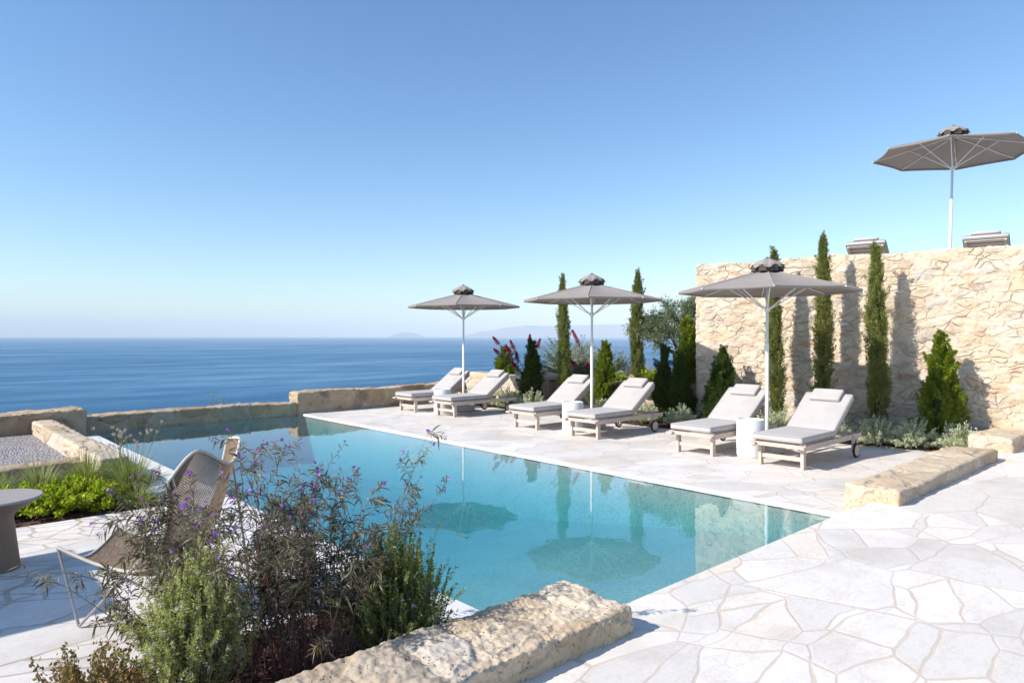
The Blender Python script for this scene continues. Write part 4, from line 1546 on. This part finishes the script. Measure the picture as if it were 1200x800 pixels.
# olive tree
def olive(loc, seed=5):
    r = np.random.default_rng(seed)
    random.seed(seed)
    root = empty('olive_tree', loc)
    root.scale = (1.12, 1.12, 1.24)
    g = Geo()
    tips = []

    def grow(p, d, ln, rad, lev):
        pts = [p]; rr = [rad]
        q = Vector(p); dd = Vector(d)
        for i in range(4):
            dd = (dd + Vector((random.gauss(0, .22), random.gauss(0, .22), random.gauss(0, .12)))).normalized()
            q = q + dd * ln / 4
            pts.append(q.copy()); rr.append(rad * (1 - .12 * (i + 1)))
        g.tube(pts, rr, 6 if lev < 2 else 4)
        if lev >= 2:
            tips.extend(pts[1:])
        if lev < 4:
            for k in range(3 if lev < 3 else 2):
                nd = (dd + Vector((random.gauss(0, .62), random.gauss(0, .62), random.gauss(.10, .38)))).normalized()
                grow(q if k else pts[3], nd, ln * random.uniform(.62, .82), rad * .58, lev + 1)
    for d in ((-.55, .55, .75), (.15, -.45, .9), (.6, .2, .75), (-.2, -.1, 1)):
        grow(Vector((0, 0, .50)), Vector(d).normalized(), .46, .040, 0)
    g.tube([(0, 0, -.1), (.02, -.02, .2), (-.01, .0, .38), (0, 0, .54)], [.085, .068, .058, .052], 8)
    T = np.array([tuple(t) for t in tips])
    n_ = 21000
    ids = r.integers(0, len(T), n_)
    P = T[ids] + r.normal(size=(n_, 3)) * np.array([.050, .050, .045])
    C = np.array([0, 0, 1.15])
    D = (P - C) * .9 + r.normal(size=(n_, 3)) * .55
    V, F = leafset(P, D, r.uniform(.045, .08, n_), r.uniform(.012, .018, n_), seed=seed)
    link('crown', np_mesh('crown', V, F), M['olive'], root)
    g.build('trunk', M['bark'], root, smooth=True)
    tag(root, 'olive tree with silvery rounded crown between the right slender cypress and the tall wall', 'olive tree')
    print('olive extents', T.min(0), T.max(0), len(T))


olive((12.98, 8.78, .46))


# rocks in the planter
def rock(loc, s, seed, label):
    bm = bmesh.new()
    bmesh.ops.create_icosphere(bm, subdivisions=4, radius=1)
    for v in bm.verts:
        c = v.co.copy()
        k = 1 + .28 * noise.fractal(c * 1.2 + Vector((seed, 0, 0)), 1, 2, 4)
        q = Vector((round(c.x * 2.2) / 2.2, round(c.y * 2.2) / 2.2, round(c.z * 2.2) / 2.2))
        c = c.lerp(q, .22)
        v.co = Vector((c.x * s[0] * k, c.y * s[1] * k, c.z * s[2] * k))
    me = bpy.data.meshes.new('boulder'); bm.to_mesh(me); bm.free()
    for p in me.polygons: p.use_smooth = True
    me.set_sharp_from_angle(angle=R(30))
    ca = me.color_attributes.new('stone', 'FLOAT_COLOR', 'POINT')
    for d in ca.data: d.color = (.4, 0, .3, 1)
    o = link('boulder', me, M['travertine'], None, loc)
    tag(o, label, 'boulder')


rock((12.85, 9.72, .62), (.30, .42, .22), 1.3, 'pale boulder on the planter between the right cypress and the olive trunk')
rock((12.62, 9.02, .58), (.26, .25, .18), 4.1, 'smaller pale boulder under the olive crown, right of the larger one')


# grasses
def grass_clump(name, loc, n_, L, spread, mat, label, cat, seed, width=.007, heads=None, group=None):
    r = np.random.default_rng(seed)
    root = empty(name, loc)
    an = r.random(n_) * 2 * PI
    base = np.stack([np.cos(an) * r.random(n_) * .09, np.sin(an) * r.random(n_) * .09, np.zeros(n_)], 1)
    out = r.random(n_) ** .7 * spread
    ln = L * r.uniform(.55, 1.1, n_)
    H = np.stack([np.cos(an), np.sin(an), np.zeros(n_)], 1) + r.normal(size=(n_, 3)) * np.array([.25, .25, 0])
    segs = 6
    side = unit(np.cross(H, np.array([0, 0, 1.0])) + r.normal(size=(n_, 3)) * .3)
    Vs = []
    for k in range(segs + 1):
        t = k / segs
        p = base + H * (out * ln * t * (.4 + .6 * t))[:, None]
        p[:, 2] = ln * (t * (1.0) - (out * .75) * t * t) * .95
        w = width * (1 - t ** 2 * .92)
        Vs.append(p + side * w / 2); Vs.append(p - side * w / 2)
    V = np.stack(Vs, 1).reshape(-1, 3)
    k0 = np.arange(n_)[:, None] * (2 * (segs + 1))
    F = np.concatenate([k0 + np.array([[2 * k, 2 * k + 1, 2 * k + 3, 2 * k + 2]]) for k in range(segs)], 0)
    link('blades', np_mesh('blades', V, F), mat, root)
    if heads:
        cnt, hh, mt = heads
        g = Geo(); sets = []
        for k in range(cnt):
            a = r.random() * 2 * PI; s_ = r.random() * spread * .55
            tip = Vector((math.cos(a) * s_ * hh, math.sin(a) * s_ * hh, hh * r.uniform(.8, 1.12)))
            g.tube([(0, 0, 0), tip * .5 + Vector((0, 0, .04)), tip], .0016, 4)
            m_ = 26
            O = unit(r.normal(size=(m_, 3)))
            V, F = leafset(np.array(tip) + O * .006, O, .016, .008, seed=seed + k)
            link('flower_head', np_mesh('flower_head', V, F), mt, root)
        g.build('flower_stalks', mat, root)
    tag(root, label, cat, group)


GG = 'grass clumps in the bed beside the gravel court'
gs = [
    ((1.92, 7.95), 640, .60, .95, 'grass', (20, .74, 'palepink'), 'large green grass clump with pale pink heads beside the pool coping, left of the chair'),
    ((1.60, 8.45), 560, .58, .9, 'grass', (8, .6, 'palepink'), 'green grass clump behind the large one with pale heads'),
    ((1.20, 8.55), 760, .52, .9, 'grey_grass', None, 'grey green grass clump behind the yellow green shrub'),
    ((.62, 8.45), 760, .54, .9, 'grey_grass', None, 'grey green grass clump above the round table top'),
    ((.18, 8.35), 760, .54, .9, 'grass', None, 'green grass clump at the left edge of the picture'),
    ((1.96, 8.62), 420, .50, .8, 'grass', (12, .55, 'palepink'), 'smaller grass clump with pink heads against the low wall by the pool'),
    ((1.88, 7.50), 260, .30, 1.0, 'grass', None, 'low arching grass clump at the paving corner behind the chair'),
    ((.90, 8.85), 300, .40, .8, 'grass', None, 'green grass clump against the stone edging of the gravel'),
    ((-.3, 8.3), 300, .44, .9, 'grey_grass', None, 'grey green grass clump beyond the left edge clump'),
]
for i, ((x, y), n_, L, sp_, mt, hd, lab) in enumerate(gs):
    grass_clump('grass_clump', (x, y, -.15), n_, L, sp_, M[mt], lab, 'grass clump', 200 + i, .009, (hd[0], hd[1], M[hd[2]]) if hd else None, GG)
bushy('leafy_shrub', (1.32, 7.78, -.15), .42, .34, 130, 60, .040, .026, M['limegreen'], 'bright yellow green leafy shrub in the bed beside the round table', 'shrub', 220, up=.5)
bushy('leafy_shrub', (.92, 7.92, -.15), .30, .30, 80, 60, .040, .026, M['limegreen'], 'yellow green leafy shrub partly behind the round table', 'shrub', 221, up=.5)
bushy('leafy_shrub', (1.62, 7.62, -.15), .20, .20, 50, 50, .036, .022, M['limegreen'], 'small yellow green shrub at the edge of the paving behind the chair', 'shrub', 222, up=.5)
grass_clump('dry_grass', (12.75, 9.45, .5), 90, .70, .35, M['straw'], 'dry straw coloured grass tuft beside the boulder under the olive', 'grass clump', 230, .005)
grass_clump('dry_grass', (12.5, 11.3, .5), 160, .55, .8, M['straw'], 'dry straw coloured grass tuft left of the left slender cypress', 'grass clump', 231, .006)


# rosemary
def rosemary(loc, n_, H, spread, mat, label, seed, per=120, flower_n=500):
    r = np.random.default_rng(seed)
    root = empty('rosemary_bush', loc)
    sets = []; g = Geo(); fp = []
    for k in range(n_):
        a = r.random() * 2 * PI
        rad = math.sqrt(r.random())
        b0 = np.array([math.cos(a) * rad * spread * .35, math.sin(a) * rad * spread * .35, 0])
        top = np.array([math.cos(a) * rad * spread, math.sin(a) * rad * spread, H * (1 - .45 * rad ** 2) * r.uniform(.72, 1.08)])
        top += r.normal(size=3) * np.array([.03, .03, .0])
        mid = (b0 + top) / 2 + np.array([math.cos(a), math.sin(a), 0]) * rad * .05 + r.normal(size=3) * .012
        L = np.linalg.norm(top - b0)
        m_ = int(per * 1.7 * L / .6)
        t = (r.random(m_) ** .75)[:, None]
        P = (1 - t) ** 2 * b0 + 2 * t * (1 - t) * mid + t ** 2 * top
        T = unit(2 * (1 - t) * (mid - b0) + 2 * t * (top - mid))
        O = unit(np.cross(T, r.normal(size=(m_, 3))))
        D = T * .85 + O
        taper = (1 - .45 * t[:, 0])
        sets.append(leafset(P, D, r.uniform(.015, .028, m_) * taper, .0055, seed=seed * 7 + k))
        for q in range(3):    # side twigs
            ti = r.uniform(.25, .85)
            b1 = (1 - ti) ** 2 * b0 + 2 * ti * (1 - ti) * mid + ti ** 2 * top
            td = unit((top - b0) / L * .9 + r.normal(size=3) * np.array([.6, .6, .15]))
            l1 = r.uniform(.07, .20)
            m1 = int(per * 1.5 * l1 / .6) + 4
            tt = r.random(m1)[:, None]
            P1 = b1 + td * tt * l1 + np.array([0, 0, 1.0]) * (tt ** 2) * l1 * .25
            O1 = unit(np.cross(np.tile(td, (m1, 1)), r.normal(size=(m1, 3))))
            sets.append(leafset(P1, td * .85 + O1, r.uniform(.014, .024, m1), .005, seed=seed * 9 + k * 3 + q))
            fp.append(P1[:2] + O1[:2] * .008)
        g.tube([b0, mid, top], [.003, .0022, .0012], 4)
        idx = r.integers(0, m_, 5)
        fp.append(P[idx] + O[idx] * .008)
    V, F = merge(sets)
    link('foliage', np_mesh('foliage', V, F), mat, root)
    g.build('stems', M['bark'], root)
    fp = np.concatenate(fp)
    sel = r.choice(len(fp), min(flower_n, len(fp)), replace=False)
    P = fp[sel]
    fs = [leafset(P, r.normal(size=P.shape), .013, .0095, seed=seed + 90 + q) for q in range(4)]
    V, F = merge(fs)
    link('blossom', np_mesh('blossom', V, F), M['lilac'], root)
    tag(root, label, 'rosemary bush', 'rosemary bushes in the foreground bed')


p = cw(-1.40, 3.04, -.14)
rosemary((p.x, p.y, p.z), 190, .76, .185, M['rosemary'], 'pale green rosemary bush with lilac blossom in the lower left foreground', 301, 170, 1250)
p = cw(-.60, 3.52, -.14)
rosemary((p.x, p.y, p.z), 150, .72, .29, M['rosemary_dark'], 'dark green rosemary bush right of the purple flowered bush, above the foreground wall', 302, 160, 260)
p = cw(-1.02, 2.98, -.14)
if False: rosemary((p.x, p.y, p.z), 60, .50, .18, M['rosemary'], 'small rosemary bush low in front of the purple flowered stems', 303, 150, 160)


# purple flowered bushes
def make_flower_mesh():
    sets = []
    for k in range(5):
        a = 2 * PI * k / 5
        D = np.array([[math.cos(a), math.sin(a), .55]])
        roll = np.array([[-math.sin(a) * 0 + .0, 0, 1.0]])
        sets.append(leafset(np.array([[0, 0, .0]]), D, .022, .018, seed=k, mid=.7, roll=roll))
    # tube of the flower
    for k in range(3):
        a = 2 * PI * k / 3
        sets.append(leafset(np.array([[0, 0, -.016]]), np.array([[math.cos(a) * .15, math.sin(a) * .15, 1.0]]), .020, .007, seed=9 + k))
    V, F = merge(sets)
    return np_mesh('flower', V, F)


FM = make_flower_mesh()
FM.materials.append(M['purple'])


def purple_bush(loc, n_stems, H, spread, label, seed, n_flow, bias=(0, 0), leafiness=1.0):
    r = np.random.default_rng(seed)
    root = empty('flowering_bush', loc)
    g = Geo(); leaves = []; dry = []; tips = []

    def stem(b, d, L, rad, lev):
        n_ = 7
        pts = [Vector(b)]; q = Vector(b); dd = Vector(d).normalized()
        for i in range(n_):
            dd = (dd + Vector(r.normal(size=3) * (.10 + .04 * lev)) + Vector((0, 0, -.015 + .02 * (1 - i / n_)))).normalized()
            q = q + dd * L / n_
            pts.append(q.copy())
        g.tube(pts, [rad * (1 - .75 * i / n_) for i in range(n_ + 1)], 4, cap=False)
        for i in range(1, n_ + 1):
            pos = pts[i]
            frac = i / n_
            t = (pts[i] - pts[i - 1]).normalized()
            nn_ = 3 if lev else (0 if frac < .25 else (2 if frac < .5 else 4))
            for k in range(int(nn_ * leafiness + r.random())):
                a = Vector(r.normal(size=3)); a = (a - t * a.dot(t)).normalized()
                D = t * .55 + a * .9
                (dry if (pos.z < H * .45 and r.random() < .30) else leaves).append((pos - t * r.uniform(0, L / n_), D, r.uniform(.026, .075) * (1.15 - .45 * frac)))
            if lev < 2 and frac > .25 and r.random() < (.62 if lev == 0 else .38):
                a = Vector(r.normal(size=3)); a = (a - t * a.dot(t)).normalized()
                stem(pos, t * .8 + a * .75 + Vector((0, 0, .15)), L * r.uniform(.20, .38), rad * .62, lev + 1)
        tips.append((pts[-1].copy(), dd.copy(), lev))
    for k in range(n_stems):
        a = r.random() * 2 * PI
        rad = math.sqrt(r.random())
        b = Vector((math.cos(a) * rad * .20, math.sin(a) * rad * .16, 0))
        lean = Vector((math.cos(a) * rad * spread + bias[0], math.sin(a) * rad * spread + bias[1], 1))
        stem(b, lean, H * r.uniform(.55, 1.05), .0044, 0)
    for lst, mt, nm, sc in ((leaves, M['ruellia'], 'foliage', 1.0), (dry, M['drybrown'], 'dry_leaves', .6)):
        if not lst: continue
        P = np.array([tuple(x[0]) for x in lst]); D = np.array([tuple(x[1]) for x in lst]); L = np.array([x[2] for x in lst]) * sc
        V, F = leafset(P, D, L, L * .085 + .0022, droop=r.uniform(.05, .55, len(lst)), seed=seed)
        link(nm, np_mesh(nm, V, F), mt, root)
    g.build('stems', M['darkstem'], root)
    random.seed(seed)
    random.shuffle(tips)
    tips.sort(key=lambda t: -t[0].z + random.random() * .5)
    for (tp, dr, lv) in tips[:n_flow]:
        f = bpy.data.objects.new('flower', FM)
        COL.objects.link(f)
        f.parent = root
        f.location = tp + dr * .012
        nd = (dr + Vector(r.normal(size=3)) * .6).normalized()
        f.rotation_euler = nd.to_track_quat('Z', 'Y').to_euler()
        s_ = r.uniform(.42, .72)
        f.scale = (s_, s_, s_)
    tag(root, label, 'flowering bush', 'purple flowered bushes in the foreground bed')
    print('purple bush leaves', len(leaves), 'dry', len(dry), 'tips', len(tips))


p = cw(-.98, 3.42, -.14)
purple_bush((p.x, p.y, p.z), 50, .96, .36, 'tall bush with dark lance leaves and violet flowers in the middle foreground, against the pool', 401, 64, (.02, .03), .85)
p = cw(-1.36, 3.46, -.14)
purple_bush((p.x, p.y, p.z), 36, .94, .50, 'looser bush of arching dark stems and violet flowers in front of the woven chair', 402, 64, (-.20, .14), .85)
p = cw(-1.30, 3.22, -.14)

# russet low plant, lower left
p = cw(-1.80, 2.86, -.14)
bushy('russet_plant', (p.x, p.y, p.z), .30, .36, 150, 70, .021, .013, M['russet'], 'low russet leaved plant in the bottom left corner of the bed', 'plant', 501, stem_mat=M['darkstem'], stem_r=.0014)
p = cw(-2.12, 2.92, -.14)
bushy('russet_plant', (p.x, p.y, p.z), .12, .20, 12, 40, .018, .008, M['rosemary'], 'tiny green sprig at the bottom left edge beside the russet plant', 'plant', 502, stem_mat=M['darkstem'], stem_r=.0014)


# mulch: countless chips over the beds
def chips(name, areas, seed):
    r = np.random.default_rng(seed)
    sets = []
    for (x0, x1, y0, y1, z, skew, n_) in areas:
        yy = r.uniform(y0, y1, n_)
        P = np.stack([r.uniform(x0, x1, n_) + skew * (yy - y0), yy, z + r.uniform(0, .02, n_)], 1)
        D = r.normal(size=(n_, 3)) * np.array([1, 1, .25])
        sets.append(leafset(P, D, r.uniform(.025, .065, n_), r.uniform(.012, .028, n_), seed=seed, roll=np.tile([0, 0, 1.0], (n_, 1)) + r.normal(size=(n_, 3)) * .4))
    V, F = merge(sets)
    tag(link(name, np_mesh(name, V, F), M['bedleaf']), kind='stuff')


chips('mulch', [(11.32, 12.5, 2.75, 7.5, -.125, -.189, 7000), (10.45, 11.9, 7.5, 14, -.118, .02, 5000), (-1, 2.08, 2.7, 3.84, -.135, 0, 5500), (0, 2.08, 7.4, 9.4, -.145, 0, 2600)], 77)

# ================================================================== boats far out
def boat(px, D, L, label):
    lat = (px - 600) / 808 * D
    p = cw(lat, D)
    root = empty('boat', (p.x, p.y, -25), R(-YAW + 12))
    V = []
    secs = [(-.5, .10, .06), (-.3, .12, .06), (.1, .12, .06), (.35, .08, .07), (.5, .008, .085)]
    F = []
    for (x, w, h) in secs:
        V += [(x * L, -w * L, h * L), (x * L, -w * L * .6, -.02 * L), (x * L, w * L * .6, -.02 * L), (x * L, w * L, h * L)]
    for i in range(4):
        for k in range(4):
            a = i * 4 + k; b2 = i * 4 + (k + 1) % 4
            F.append((a, b2, b2 + 4, a + 4))
    F.append((0, 1, 2, 3)); F.append((16, 19, 18, 17))
    g = Geo(); g.add(V, F); g.build('hull', M['white_metal'], root)
    g = Geo(); g.box(-.28 * L, .12 * L, -.075 * L, .075 * L, .06 * L, .13 * L); g.box(-.2 * L, .0 * L, -.06 * L, .06 * L, .13 * L, .185 * L)
    g.build('cabin', M['white_metal'], root, bevel=.2)
    tag(root, label, 'boat', 'white boats far out on the sea')


boat(382, 5200, 36, 'white boat far out, leftmost on the sea')
boat(475, 6000, 26, 'tiny white boat below the small island')
boat(487, 6200, 28, 'tiny white boat just right of the one below the island')
